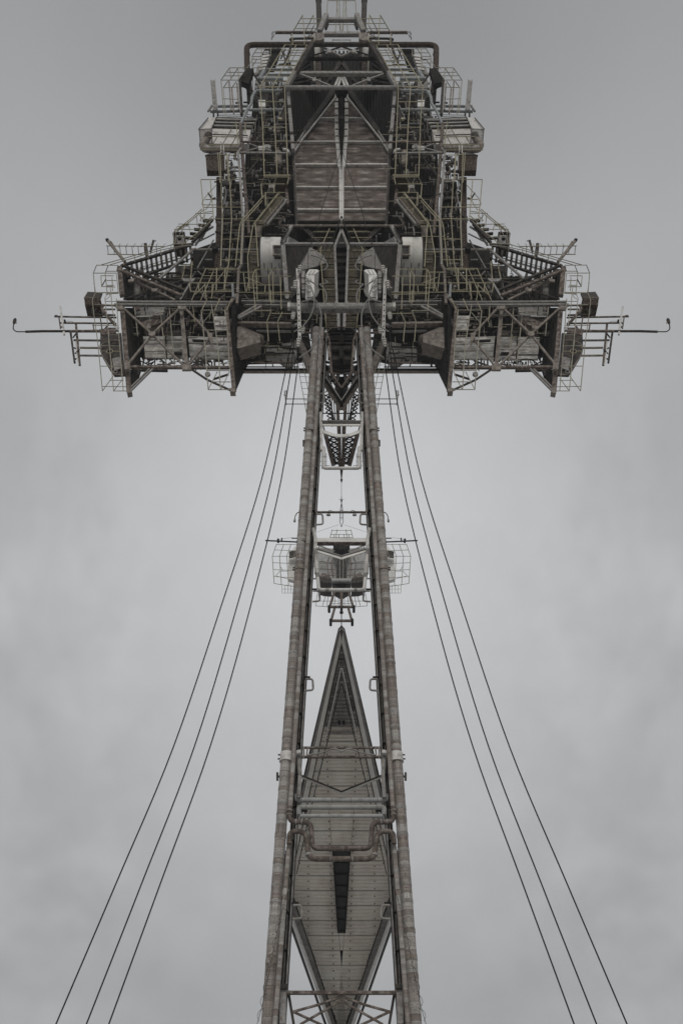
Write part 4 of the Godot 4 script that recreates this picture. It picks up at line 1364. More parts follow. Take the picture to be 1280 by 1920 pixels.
func build_upper():
	both(func():
		thing("stair_cage", "yellow rail cage leaning over the uppermost stair beside the {s} stack pipe", "railing", "yellow cages at the top")
		tube("slanted_rail", "567,28 547,62,=; 587,28 570,62,=; 602,35 588,62,=", 1.7, "yellow", -0.3, 0.0, 5)
		tube("hanger", "567,28 570,70; 587,28 589,46; 547,62 548,84; 570,62 570,84; 588,62 589,78", 1.6, "yellow", -0.3, 0.0, 5)
		tube("rail", "564,35 602,35; 558,44 597,44; 552,53.5 592,53.5; 548,77.5 588,77.5; 571,69 588,68", 1.5, "yellow", -0.3, 0.0, 5)
		tube("brace", "588,48 574,76; 592,60 572,74", 1.6, "dark", 0.2, 0.0, 5)
		done()
		thing("frayed_beam", "dark horizontal beam ending in torn strips at the {s} side of the top", "beam", "frayed beams")
		beam("beam", "516,61 588,61", 4.6, "rust", 0.8, 5.0)
		tube("torn_strip", "516,60 511,62 510,67 508,73; 518,62 513,66 512,70; 517,62 511,68 509,75; 514,59 510,60 509,65", 1.0, "dark", 0.8, 1.0, 4)
		beam("hanging_bit", "546,63 545,66", 1.6, "dark", 0.7)
		done()
		thing("vent_pipe", "short dark pipe with a round capped end under the frayed beam on the {s}", "pipe", "capped pipes")
		tube("pipe", "588,72 549,72.5 546,78 543,95 534,118", 4.6, "dark", 1.4, 5.0, 10)
		lathe("cap", "549,72.5 543,75", [[0, 2.6], [0.5, 3.6], [1, 2.4]], "dark", 1.4)
		done()
		thing("elbow_pipe", "big dark rusty pipe running out to the {s} and turning down through a round elbow", "pipe", "big elbow pipes")
		tube("pipe", "600,84 462,84 463,132 470,190", 11.0, "rusty_box", 2.0, 17.0, 18)
		tube("weld_ring", "520,84 522,84; 497,84 498,84", 11.8, "dark", 2.0, 0.0, 18)
		tube("weld_band", "462.6,101 462.7,103", 11.8, "dark", 2.0, 0.0, 18)
		done()
		thing("leaning_stair_cage", "long yellow ladder cage sloping down along the {s} leg of the A-shaped frame", "railing", "long sloping ladder cages")
		tube("stile", "534,84,1.0 487,162,-0.6; 555,84,1.0 510,163,-0.6; 575,84,1.0 533,162,-0.6", 2.0, "yellow", 0.0, 0.0, 6)
		for k in 9:
			var t := k / 8.0
			var a := lerpf(534, 487, t)
			var b := lerpf(575, 533, t)
			var y := lerpf(84, 162, t)
			var dd := lerpf(1.0, -0.6, t)
			tube("rung", "%.1f,%.1f,%.2f %.1f,%.1f,%.2f" % [a, y, dd, b, y + 0.5, dd], 1.6, "yellow", 0.0, 0.0, 5)
		tube("inner_stile", "543,88,2.0 538,160,2.0; 558,92,2.0 544,118,2.0", 1.3, "yellow", 0.0, 0.0, 5)
		tube("inner_rail", "538,99 572,99; 534,116 565,116; 520,122 560,122", 1.3, "yellow", 1.8, 0.0, 5)
		done()
		thing("standing_cage", "tall yellow caged ladder standing below the sloping ladder cage on the {s}", "railing", "tall caged ladders")
		tube("stile", "487,162 489,190 492,240 495,331; 510,163 512,190 515,240 519,328; 533,162 534,190 536,240 539,327", 2.0, "yellow", -0.8, 0.0, 6)
		tube("hoop", "487,162 510,164 533,162; 487,191 533,191; 492,239 537,239; 516,264 538,264; 496,328 544,328", 2.0, "yellow", -0.8, 0.0, 5)
		done()
		thing("broad_stair", "dark stair with pale treads under the big elbow pipe on the {s}", "stair", "dark stairs under elbow pipes")
		plate("stringer", "504,91 526,91 513,128 500,128", "black", 2.4, 0.3)
		for k in 5:
			plate("tread", "%d,%d %d,%d %d,%d %d,%d" % [494 - k * 2, 103 + k * 6, 505 - k * 2, 102 + k * 6, 505 - k * 2, 105 + k * 6, 492 - k * 2, 107 + k * 6], "pale", 2.0, 0.5)
		plate("side_panel", "482,124 500,116 501,134 478,140", "grey", 2.6, 0.2)
		beam("cross", "527,92 534,112; 534,92 526,110", 2.2, "dark", 2.6)
		done()
		thing("small_cage", "small pale rail cage inside the bend of the big elbow pipe on the {s}", "railing", "small cages in the elbows")
		tube("slanted_rail", "482,90 472,106,=; 499,90 488,106,=; 481,111 473,124,=", 1.5, "railgrey", 1.0, 0.0, 5)
		tube("post", "472,106 474,170; 488,106 490,128; 490,90 490,106; 507,90 507,106", 1.5, "railgrey", 1.0, 0.0, 5)
		tube("rail", "482,91.5 510,91.5; 477,99 506,99; 472,106 491,106; 471,111 490,111; 473,118 488,118; 473,127 490,127; 474,137 487,137", 1.4, "railgrey", 1.0, 0.0, 5)
		done()
		thing("pipe_bank", "bank of pale pipes crossing behind the sloping yellow cage on the {s}", "pipes", "pale pipe banks")
		tube("pipe", "500,130 552,130; 498,140 548,140", 4.6, "bluegrey", 1.6, 0.0, 10)
		tube("thick_pipe", "495,133 486,148 530,148.5", 7.6, "bluegrey", 0.8, 5.0, 14)
		tube("shadow_pipe", "500,155 500,202; 517,180 517,206", 6.0, "dark", 1.6, 0.0, 12)  # upright pipes of dark steel
		tube("stub", "528,145 524,162 519,170", 5.0, "bluegrey", 0.9, 4.0, 10)
		plate("tank", "478,150 489,143 500,150 500,166 478,166", "grey", 2.2, 0.8)
		done()
		thing("process_pipe", "pale blue grey pipe zigzagging down past the corrugated cabinet on the {s}", "pipe", "zigzag pipes")
		tube("pipe", "529,170 479,170 472,182 471,194 462,207 450,235", 5.6, "bluegrey", 0.0, 6.0, 12)
		tube("branch", "466,206 528,206", 5.6, "bluegrey", 0.0, 0.0, 12)
		tube("flange", "506,206 508,206; 515,206 517,206; 527,170 529,170", 8.6, "grey", 0.0, 0.0, 12)
		tube("brown_leg", "450,232 452,262 457,330 463,400 467,440", 6.6, "rust", -0.2, 6.0, 12)
		tube("brown_joint", "453,266 453.3,269; 461,366 461.3,369", 7.6, "dark", -0.2, 0.0, 12)
		done()
		thing("hanging_platform", "yellow railed basket hanging around a dark panel at the {s} edge of the upper tower", "platform", "railed baskets")
		tube("slanted_rail", "430,127 414,150,=; 446,127 431,150,=; 463,127 447,150,=; 427,152 418,165,=; 443,152 434,165,=", 1.6, "railgrey", 0.0, 0.0, 5)
		tube("rail", "430,127 464,127; 426,135.5 456,135.5; 421,142 451,142; 414,150 447,150; 418,164.5 446,163; 416,185 446,186", 1.6, "railgrey", 0.0, 0.0, 5)
		tube("post", "414,150 419,212; 418,165 423,214; 430,127 433,150; 446,127 447,150", 1.6, "railgrey", 0.0, 0.0, 5)
		beam("brown_post", "429,152 433,208; 434,164 438,213; 444,157 447,206", 2.6, "tan", 0.2)
		plate("dark_panel", "462,128 475,128 466,157 447,151", "black", 0.6, 0.4)
		beam("column", "449,152 453,216", 5.4, "dark", 0.5, 6.0)
		beam("column_edge", "446.6,152 450.4,214", 1.6, "grey", 0.2, 6.0)
		tube("upper_rail", "463,128 475,108; 455,130 458,122", 1.3, "railgrey", 0.8, 0.0, 5)
		done()
		thing("dark_strut", "dark girder column with diagonal struts behind the railed basket on the {s}", "column", "dark girder columns")
		beam("column", "462,130 466,195", 5.6, "black", 1.4, 8.0)
		beam("strut", "449,152 472,176; 470,132 488,157; 474,178 483,186", 3.2, "dark", 1.2)
		beam("foot", "456,192 480,192; 441,193 448,193", 2.6, "black", 1.3)
		done()
		thing("channel_post", "pale upright channel post standing alone at the outer {s} edge above the cabinet", "post", "pale channel posts")
		beam("channel", "398.5,151 403.5,206", 9.0, "grey", 0.2, 5.0, "i")
		done()
		thing("outrigger_pipes", "two pale horizontal outrigger pipes under the upright channel post on the {s}", "pipes", "outrigger pipes")
		tube("pipe", "394,209.5 462,208; 408,199.5 468,199", 5.4, "bluegrey", 0.8, 0.0, 12)
		beam("bracket", "397,198 390,209", 3.4, "grey", 0.6)
		beam("hanger", "400,213 400,219; 408,213 408,217", 3.0, "dark", 0.8)
		tube("thin_pipe", "408,216 470,215; 408,219.5 466,218.5", 1.3, "tan", 1.2, 0.0, 5)
		done()
		thing("gusset_plate", "triangular grey gusset plate with round yellow cover beside the {s} tall cage", "plate", "triangular gussets")
		plate("plate", "532,198 533,227 520,227", "dark", 0.4, 0.15)
		beam("edge", "532,197 520,224", 1.6, "grey", 0.3)
		disc("cover", 525, 223, 3.4, "yellow", 0.2, 0.1, 12)
		done()
		thing("white_box", "small white box with a dark rim between the pipes of the {s} upper tower", "box", "small white boxes")
		plate("box", "483.5,187 497,187 497,199.5 484.5,199.5", "white", 0.9, 0.5)
		beam("rim", "482,186 497,186; 483,186 484,200", 1.8, "dark", 0.8)
		done()
		thing("corrugated_cabinet", "large pale ribbed steel cabinet with a sloping lid jutting out on the {s}", "cabinet", "ribbed cabinets")
		plate("end_face", "373.5,242.5 396,240.5 397,269 375,264", "grey", 0.6, 0.2)
		plate("lid_end", "372,242 390,221.5 406,219 396,240.5", "pale", 0.55, 0.1)
		plate("lid", "406,219,1.2 482,222,1.2 470,243,0.6 396,240.5,0.6", "grey", 0.7, 0.1)
		plate("front", "396.5,241 470,243 464,270 398,269", "pale", 0.6, 0.5)
		beam("lid_rib", "402,226,0.9 478,228,0.9; 400,231.5,0.75 475,234,0.75; 397,238,0.55 471,240.5,0.55", 2.4, "dark", 0.7)
		beam("lid_ridge", "403,223 480,225; 400,229 477,231; 398,235 473,237", 2.0, "pale", 0.5)
		beam("edge", "397,240 406,219; 396,240 398,269; 373,242 375,264; 372,242.5 390,221", 1.5, "dark", 0.45)
		beam("foot", "374,264 378,264; 398,252 464,254", 1.8, "dark", 0.5)
		done()
		thing("lagged_duct", "pale tan lagged duct with a rounded elbow under the ribbed cabinet on the {s}", "duct", "lagged ducts")
		tube("duct", "387,262 378,270 383,281 400,280 448,279", 13.0, "tan", -0.2, 9.0, 16)
		tube("band", "398,280 399,280; 415,279.8 416,279.8; 430,279.5 431,279.5", 13.8, "grey", -0.2, 0.0, 16)
		lathe("mouth", "391,252 386,264", [[0, 6.4], [0.3, 7.2], [1.0, 6.6]], "dark", 0.0, 14)
		tube("white_stub", "414,266 414,287; 419,270 419,285", 2.4, "porcelain", -0.8, 0.0, 8)
		done()
		thing("duct_railing", "yellow railing of slanting bars in front of the lagged duct on the {s}", "railing", "railings by the ducts")
		tube("rail", "389,256 450,256; 386,271 450,271; 375,281 446,281.5", 1.6, "yellow", -1.6, 0.0, 5)
		tube("slanted_bar", "390,256 375,281,=; 407,256 393,280,=; 442,228 408,286,=; 450,243 425,286,=; 462,232 446,262,=", 1.6, "yellow", -1.6, 0.0, 5)
		tube("bar", "442,228 446,270; 459,230 460,250; 408,286 412,342; 425,288 428,340", 1.6, "yellow", -1.6, 0.0, 5)
		done()
		thing("rusty_box", "dark rusty rectangular box projecting on the {s} under the lagged duct", "box", "rusty boxes")
		plate("box_front", "385,291.5 420,292 422,319 387,319", "rusty_box", 0.0, 0.4)
		plate("box_top", "384,291,0.0 393,287,0.8 424,287,0.8 420,291.5,0.0", "dark", 0.0, 0.1)
		beam("rim", "384,291 421,291.5; 387,319.5 423,320", 1.5, "dark", -0.15)
		tube("white_rod", "417,276 421,292 422,318; 421,326 421,337", 2.2, "porcelain", -0.3, 0.0, 7)
		done()
		thing("pale_post", "slim pale post running down beside the brown pipe on the {s}, above the drum", "post", "slim pale posts")
		beam("post", "446,284 451,350; 451,350 455.5,412; 455.5,412 452,498", 4.6, "grey", -0.4, 6.0)
		beam("head", "446,285 452,278", 3.4, "grey", -0.4)
		beam("foot", "452,497 446,507; 447,507 444,570", 5.0, "tan", -0.4)
		done()
		thing("tie_bars", "rusty and pale tie bars crossing the dark bay on the {s} below the gusset plate", "beam", "tie bars")
		beam("rusty_bar", "455,266 562,267", 3.2, "rust", -0.5)
		beam("pale_bar", "448,286.5 541,287.5", 3.8, "grey", -0.3)
		beam("diagonal", "492,289 464,325; 464,325 452,337", 2.8, "dark", 0.2)
		beam("brace", "463,268 484,276; 460,284 490,276", 2.4, "grey", 0.2)
		beam("lower_diagonal", "452,360 490,400; 465,376 490,402", 2.4, "dark", 0.4)
		done()
		thing("floodlight", "pale box floodlight with a grey reel beside it in the {s} dark bay", "lamp", "box floodlights")
		plate("housing", "484,273.5 496.5,273.5 496.5,281 484,281", "porcelain", -0.2, 0.3)
		disc("reel", 500, 279, 8.0, "grey", 0.6, 0.3, 16)
		disc("reel_hub", 500, 279, 3.0, "dark", 0.3, 0.1, 12)
		beam("arm", "496,279 508,283", 2.2, "grey", 0.0)
		done()
		thing("tank_in_bay", "small pale upright tank in the {s} dark bay under the rusty tie bar", "tank", "small tanks in bays")
		lathe("tank", "521,284 522,310", [[0, 4], [0.1, 6.4], [0.9, 6.4], [1, 4]], "tan", 1.4, 14)
		tube("side_pipe", "530,280 538,281 541,286", 5.0, "pale", 0.6, 3.0, 10)
		tube("tank_pipe", "490,250 490,262; 478,232 478,258; 484,236 484,262; 470,250 500,250", 3.0, "dark", 1.0, 0.0, 8)
		done()
		thing("bay_back_wall", "black ribbed back wall of the {s} machinery bay", "wall", "back walls of the bays")
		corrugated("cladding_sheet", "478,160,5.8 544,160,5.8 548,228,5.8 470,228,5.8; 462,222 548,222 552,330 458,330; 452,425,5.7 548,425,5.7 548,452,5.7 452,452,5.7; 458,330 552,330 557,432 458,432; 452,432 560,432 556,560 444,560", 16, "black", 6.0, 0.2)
		done()
		thing("bay_pipework", "tangle of small dark pipes, flanges and valve boxes filling the {s} machinery bay", "pipework", "tangled pipework")
		clutter(464, 208, 538, 262, 0.8, 4.5, 44, ["dark", "grey", "dark", "rust", "bluegrey"], 1.6, 4.6)
		clutter(466, 262, 545, 335, 1.6, 5.0, 42, ["dark", "dark", "black", "rust", "grey"], 1.6, 5.0)
		clutter(466, 335, 535, 430, 2.4, 5.2, 30, ["dark", "black", "dark", "rust"], 2.0, 5.0)
		conduits(462, 210, 540, 262, 0.4, 3.0, 34)
		conduits(462, 262, 540, 335, 1.0, 4.0, 38)
		conduits(462, 335, 536, 440, 1.6, 4.6, 40)
		clutter(500, 390, 552, 435, 1.4, 3.5, 16, ["grey", "dark", "tan"], 1.4, 3.0)
		done()
		thing("upper_pipework", "small pipes and brackets packed under the pipe bank on the {s} of the upper tower", "pipework", "upper pipework")
		clutter(476, 150, 532, 206, 1.0, 4.0, 40, ["dark", "tan", "rust", "bluegrey", "grey"], 1.4, 4.2)
		clutter(484, 92, 545, 130, 2.8, 5.0, 14, ["dark", "grey"], 1.4, 3.4)
		done()
		thing("outer_pipework", "dark pipes, brackets and valve boxes stacked beside the dark column on the {s}", "pipework", "outer pipework")
		clutter(418, 292, 446, 345, 0.6, 3.5, 30, ["dark", "rust", "grey", "dark"], 1.6, 5.0)
		clutter(412, 340, 452, 440, 0.6, 3.0, 56, ["dark", "dark", "rust", "grey", "black"], 1.6, 6.0)
		clutter(418, 440, 452, 520, 0.6, 3.0, 44, ["dark", "dark", "railgrey", "black"], 1.4, 5.0)
		conduits(412, 290, 448, 440, 0.0, 2.6, 44)
		conduits(412, 440, 452, 520, 0.0, 2.6, 22)
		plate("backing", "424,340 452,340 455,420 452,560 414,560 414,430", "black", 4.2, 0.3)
		done()
	)

func build_middle():
	both(func():
		thing("landing", "ochre landing with yellow handrails and a brown underside at the head of the {s} stair", "platform", "ochre landings")
		plate("underside", "520,333,-0.6 543,333,-0.6 532,346,0.8 528,372,0.8 514,372,0.8", "ochre", 0.0, 0.1)
		beam("edge_girder", "543,334,-0.7 535,346,0.3; 535,346,0.3 539,384,-0.1", 5.6, "rust", 0.0, 6.0)
		tube("rail", "496,329.5 544,329.5; 496,332 541,332; 489,345 534,345; 492,371.5 535,371.5; 497,361 533,361", 1.9, "yellow", -1.2, 0.0, 5)
		tube("slanted_rail", "496,331 489,345,=; 519,331 512,346,=", 1.9, "yellow", -1.2, 0.0, 5)
		tube("post", "489,345 491,371; 512,346 514,362; 497,361 499,386; 541,332 538,346", 1.9, "yellow", -1.2, 0.0, 5)
		tube("chain", "502,334 506,343 505,352 501,359", 1.0, "railgrey", -0.6, 5.0, 5)
		plate("grey_box", "503,346 517,346 517,352 503,352", "grey", 0.2, 0.3)
		done()
		thing("ochre_stair", "ochre stair with yellow handrails descending outward from the {s} landing", "stair", "ochre stairs")
		plate("underside", "520,364,-0.2 534,371,-0.2 500,420,-1.0 480,420,-1.0", "ochre", 0.0, 0.12)
		beam("stringer", "535,375,-0.4 498,421,-1.2", 8.0, "grey", 0.0, 5.0)
		beam("stringer_edge", "532,374,-0.6 494,420,-1.4", 1.8, "tan", 0.0, 6.0)
		beam("yellow_stringer", "523,362,-0.3 475,422,-1.2", 3.0, "yellow", 0.0, 5.0)
		tube("handrail", "495,366,-1.4 452,414,-2.2; 491,376,-1.4 455,417,-2.2", 1.9, "yellow", 0.0, 0.0, 6)
		tube("link", "495,366 497,386; 505,391 508,402; 515,388 520,400; 503,389 515,396", 1.2, "yellow", -1.0, 0.0, 4)
		done()
		thing("hanging_railing", "long hanging yellow railing below the foot of the {s} ochre stair", "railing", "hanging stair railings")
		tube("stile", "452,415 449,423 445,460 441,500; 455,418 452,470 451,496; 474,422 466,470 464,480 465,505 467,545; 478,420 481,455 484,500", 2.0, "yellow", -1.4, 0.0, 6)
		tube("rail", "449,424 492,424; 446,443.5 490,443.5; 441,472.5 485,472.5; 452,414 492,414", 1.8, "yellow", -1.4, 0.0, 5)
		plate("tan_panel", "478,420 492,420 489,444 481,444", "tan", -0.4, 0.1)
		plate("ochre_panel", "468,446,0.2 484,446,0.2 486,530,0.6 467,540,0.6", "ochre", 0.0, 0.1)
		beam("rung", "470,455 485,455; 468,478 486,478; 472,487 484,487; 470,492 484,492", 2.4, "tan", 0.0)
		beam("dark_slot", "456,425 458,540", 8.0, "black", 1.0, 4.0)
		done()
		thing("dark_column", "dark brown rusted column rising beside the outer railings on the {s}", "column", "dark brown columns")
		beam("column", "411,336 411,410; 411,410 409,480; 409,480 407,505", 11.0, "rusty_box", 1.4, 10.0)
		beam("collar", "404,412 418,412; 402,466 414,466", 8.0, "dark", 1.3, 12.0)
		tube("side_pipe", "416,410 414,500", 2.6, "grey", 0.6, 0.0, 8)
		tube("bent_pipe", "421,350 424,360 421,380 425,384 423,390 415,390", 2.6, "grey", 0.4, 4.0, 8)
		tube("lamp_arm", "390,362 397,373 404,371", 3.0, "black", 0.6, 2.0, 7)
		done()
		thing("outer_railing", "tall yellow railing with corner bars around the dark column on the {s}", "railing", "railings round the columns")
		tube("post", "376,337 380,380 383,410; 394,337 397,375 400,410; 412,286 414,340 417,420 413,500; 426,290 431,350 434,410 429,490 420,545", 2.0, "yellow", -1.0, 0.0, 6)
		tube("rail", "376,336.5 448,336.5; 380,388.5 453,388.5; 382,410.5 454,410.5; 408,290 445,291; 416,448.5 450,448.5; 414,487 451,487; 384,374 405,374; 380,384 405,384", 1.8, "yellow", -1.0, 0.0, 5)
		tube("bent_rail", "405,347 384,370 378,382 381,388; 398,366 395,378 385,394; 383,398 400,396", 1.5, "yellow", -0.8, 3.0, 5)
		done()
		thing("sloping_gangway", "narrow sloping gangway with thin handrails stepping down to the {s}", "stair", "sloping gangways")
		tube("handrail", "383,392 360,412 328,437; 378,392 360,408 327,434; 400,410 378,430 340,460; 398,405 372,428", 1.8, "yellow", -0.4, 0.0, 5)
		beam("stringer", "398,412 362,448; 393,420 360,455", 4.6, "dark", 0.2, 6.0)
		tube("post", "375,398 377,416; 368,404 370,424; 352,416 356,432; 340,426 344,444; 330,436 328,458", 1.5, "railgrey", -0.2, 0.0, 5)
		tube("cross_rail", "366,400 398,400; 346,420 385,421; 336,430 378,430; 328,445 366,445; 374,404 384,414; 384,404 374,414", 1.5, "railgrey", -0.2, 0.0, 5)
		for k in 5:
			var x := 392.0 - k * 8.0
			var y := 414.0 + k * 8.0
			beam("tread", fmt([[x - 12, y], [x, y + 1]]), 3.2, "dark", 0.6, 6.0)
		beam("brace", "399,425 375,440; 380,440 366,460; 390,424 378,447", 3.4, "grey", 0.4)
		done()
		thing("dark_cabin", "small dark cabinet with a round fitting at the top end of the {s} sloping gangway", "cabinet", "small dark cabinets")
		plate("front", "324,437 346,437 350,459 325,459", "dark", 0.4, 0.8)
		plate("roof", "323,437 327,434.5 346,434.5 346,437", "black", 0.3, 1.0)
		plate("door", "331,441 344,441 346,457 332,457", "grey", 0.35, 0.1)
		disc("fitting", 336, 447, 3.6, "black", 0.3, 0.15, 12)
		tube("rail", "333,424 325,436 325,460; 346,424 336,440; 333,424 352,424; 326,430 348,430; 334,420 356,420", 1.5, "railgrey", -0.4, 0.0, 5)
		beam("canopy", "333,432 345,421; 345,421 352,421", 3.0, "dark", 0.4)
		done()
		thing("looped_railing", "looped yellow guard rail and slanting bars in front of the {s} machinery deck", "railing", "looped guard rails")
		tube("loop", "440,530.5 355,530.5 357,546.5 436,546.5", 2.0, "yellow", -2.0, 2.0, 6)
		tube("bar", "371,531 373,546; 384,531 386,560; 398,531 397,546", 1.6, "yellow", -2.0, 0.0, 5)
		tube("slanted_bar", "386,503,-1.4 359,563,-1.4; 402,504,-1.4 376,563,-1.4; 428,498,-1.4 400,535,-1.4; 400,535,-1.4 396,560,-1.4; 388,560,-1.8 378,582,-1.8; 412,560,-1.8 402,582,-1.8; 434,560,-1.8 424,582,-1.8; 384,534,-1.4 366,552,-1.4", 1.9, "yellow", 0.0, 0.0, 5)
		tube("rail", "386,503.5 444,503.5; 378,517 430,517; 404,503 440,503; 403,544 434,544; 390,506 442,506", 1.7, "yellow", -1.5, 0.0, 5)
		tube("post", "422,503 420,544; 406,503 405,544", 2.2, "yellow", -1.6, 0.0, 5)
		tube("hook", "370,508 374,511 377,515", 1.6, "grey", -1.0, 2.0, 5)
		tube("white_pipe", "435,532 437,558", 5.0, "bluegrey", -1.6, 0.0, 10)
		done()
		thing("basket_cage", "yellow rail basket hanging in front of the white drum's lower end on the {s}", "railing", "baskets at the drums")
		tube("stile", "478,506 473,518 476,548 478,582; 480,506 482,566; 510,507 504,516 505,566; 511,510 512,568; 525,520 527,580; 507,545 508,570", 1.8, "yellow", -2.0, 0.0, 6)
		tube("rail", "444,510.5 478,510.5; 479,505 530,505; 474,518 545,518; 482,534.5 527,534.5; 475,550.5 545,552; 478,582.5 508,582.5; 508,587.5 546,588; 444,548 546,548; 444,531 482,531; 464,540 484,540", 1.8, "yellow", -2.0, 0.0, 5)
		tube("slanted_bar", "508,582 500,603; 529,585 520,603; 460,520 490,532; 456,512 460,546; 465,530 462,546; 497,536 496,548", 1.6, "yellow", -2.0, 0.0, 5)
		tube("lower_post", "500,603 503,640; 520,603 524,640", 1.6, "yellow", -1.9, 0.0, 5)
		beam("dark_bar", "440,549 545,549.5; 508,510 516,502; 505,520 507,560", 1.8, "black", -1.8)
		done()
		thing("lower_deck_girders", "dusty pale girders and struts under the drum basket on the {s}", "frame", "girders under baskets")
		beam("girder", "430,606 546,608", 6.0, "tan", 0.4, 7.0)
		beam("upper_girder", "452,566 545,567; 460,573 540,574", 3.0, "grey", 0.6, 6.0)
		beam("strut", "432,602 480,574; 446,598 490,575", 5.2, "grey", 0.2, 5.0)
		beam("thin_strut", "462,585 475,601; 500,570 503,600; 520,572 522,600; 478,590 478,604; 535,575 536,604", 2.0, "dark", 1.0)
		tube("hanging_wire", "458,552 466,562 480,560", 1.0, "grey", -0.6, 6.0, 5)
		beam("dark_girder", "440,556 545,557", 5.0, "dark", 1.4, 6.0)
		done()
		thing("conical_duct", "dusty pale tapering duct lying on its side under the girders on the {s}", "duct", "conical ducts")
		plate("cone_face", "443,613 487,629.5 487,641.5 437,656", "tan", 0.0, 0.8)
		plate("cone_top", "443,612.5,0.0 452,611,1.0 489,627,1.0 487,629.2,0.0", "tan", 0.0, 0.1)
		lathe("collar", "486,635.5 493,635.5", [[0, 7.0], [0.2, 8.2], [0.8, 8.2], [1, 6.0]], "tan", 1.0, 18)
		tube("round_bar", "480,621 545,622", 5.0, "grey", 0.8, 0.0, 10)
		beam("upper_plate", "446,610 545,611", 7.0, "tan", 1.0, 6.0)
		done()
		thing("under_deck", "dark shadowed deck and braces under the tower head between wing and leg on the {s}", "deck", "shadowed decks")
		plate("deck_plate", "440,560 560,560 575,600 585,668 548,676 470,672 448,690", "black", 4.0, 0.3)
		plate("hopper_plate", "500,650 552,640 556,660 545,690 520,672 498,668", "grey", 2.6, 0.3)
		beam("brace", "497,640 470,672; 490,648 478,668; 455,690 470,650; 450,652 460,690", 3.6, "dark", 2.0)
		tube("pipe", "460,655 500,652 545,650; 470,664 552,662", 3.4, "dark", 2.2, 4.0, 8)
		tube("hoop", "470,672 466,662 474,655 486,660", 2.0, "dark", 1.6, 4.0, 6)
		beam("lower_rail", "448,688 560,688; 508,676 512,688; 526,674 532,688; 540,672 541,690; 551,660 552,690", 2.0, "dark", 1.8)
		plate("tan_knee", "558,640 566,636 583,676 583,692 572,680", "tan", 0.8, 0.4)
		beam("knee_rib", "556,628 580,652", 3.0, "dark", 0.8)
		done()
		thing("leg_top_ladder", "thin grey rail ladder slanting down outside the {s} leg pipe under the head", "ladder", "thin ladders at the legs")
		tube("stile", "556,676 574,775; 566,676 580,745; 572,676 584,720", 1.3, "railgrey", 0.6, 0.0, 5)
		for k in 8:
			tube("rung", fmt([[557.5 + k * 1.9, 684.0 + k * 11.0], [582.0 - k * 0.3, 685.0 + k * 11.0]]), 1.2, "railgrey", 0.6, 0.0, 4)
		done()
		thing("side_rail", "thin grey double rail with an upright end bracket beside the {s} leg", "railing", "double rails at the legs")
		tube("rail", "537,748 578,748; 536,757.5 576,757.5", 1.7, "dark", 0.4, 0.0, 5)
		beam("end_bracket", "533,733 536,759; 535,742 532,740; 537,744 536,732", 2.0, "grey", 0.4)
		done()
	)
	both(func():
		thing("head_deck_pipework", "dim pipes and brackets between the black slot and the leg top on the {s}", "pipework", "dim pipework")
		clutter(575, 585, 612, 640, 2.0, 3.6, 26, ["dark", "black", "dark", "rust"], 1.4, 4.0)
		clutter(460, 575, 545, 602, 1.6, 3.6, 26, ["dark", "black", "rust"], 1.6, 4.0)
		clutter(455, 645, 555, 678, 2.4, 3.8, 40, ["dark", "black", "tan", "dark"], 1.6, 4.4)
		conduits(446, 560, 545, 604, 0.6, 3.2, 40)
		conduits(450, 640, 555, 684, 1.0, 3.4, 36)
		conduits(560, 585, 600, 640, 1.0, 3.0, 14)
		clutter(542, 425, 600, 470, 2.4, 4.0, 14, ["dark", "black", "grey"], 1.4, 3.6)
		done()
	)

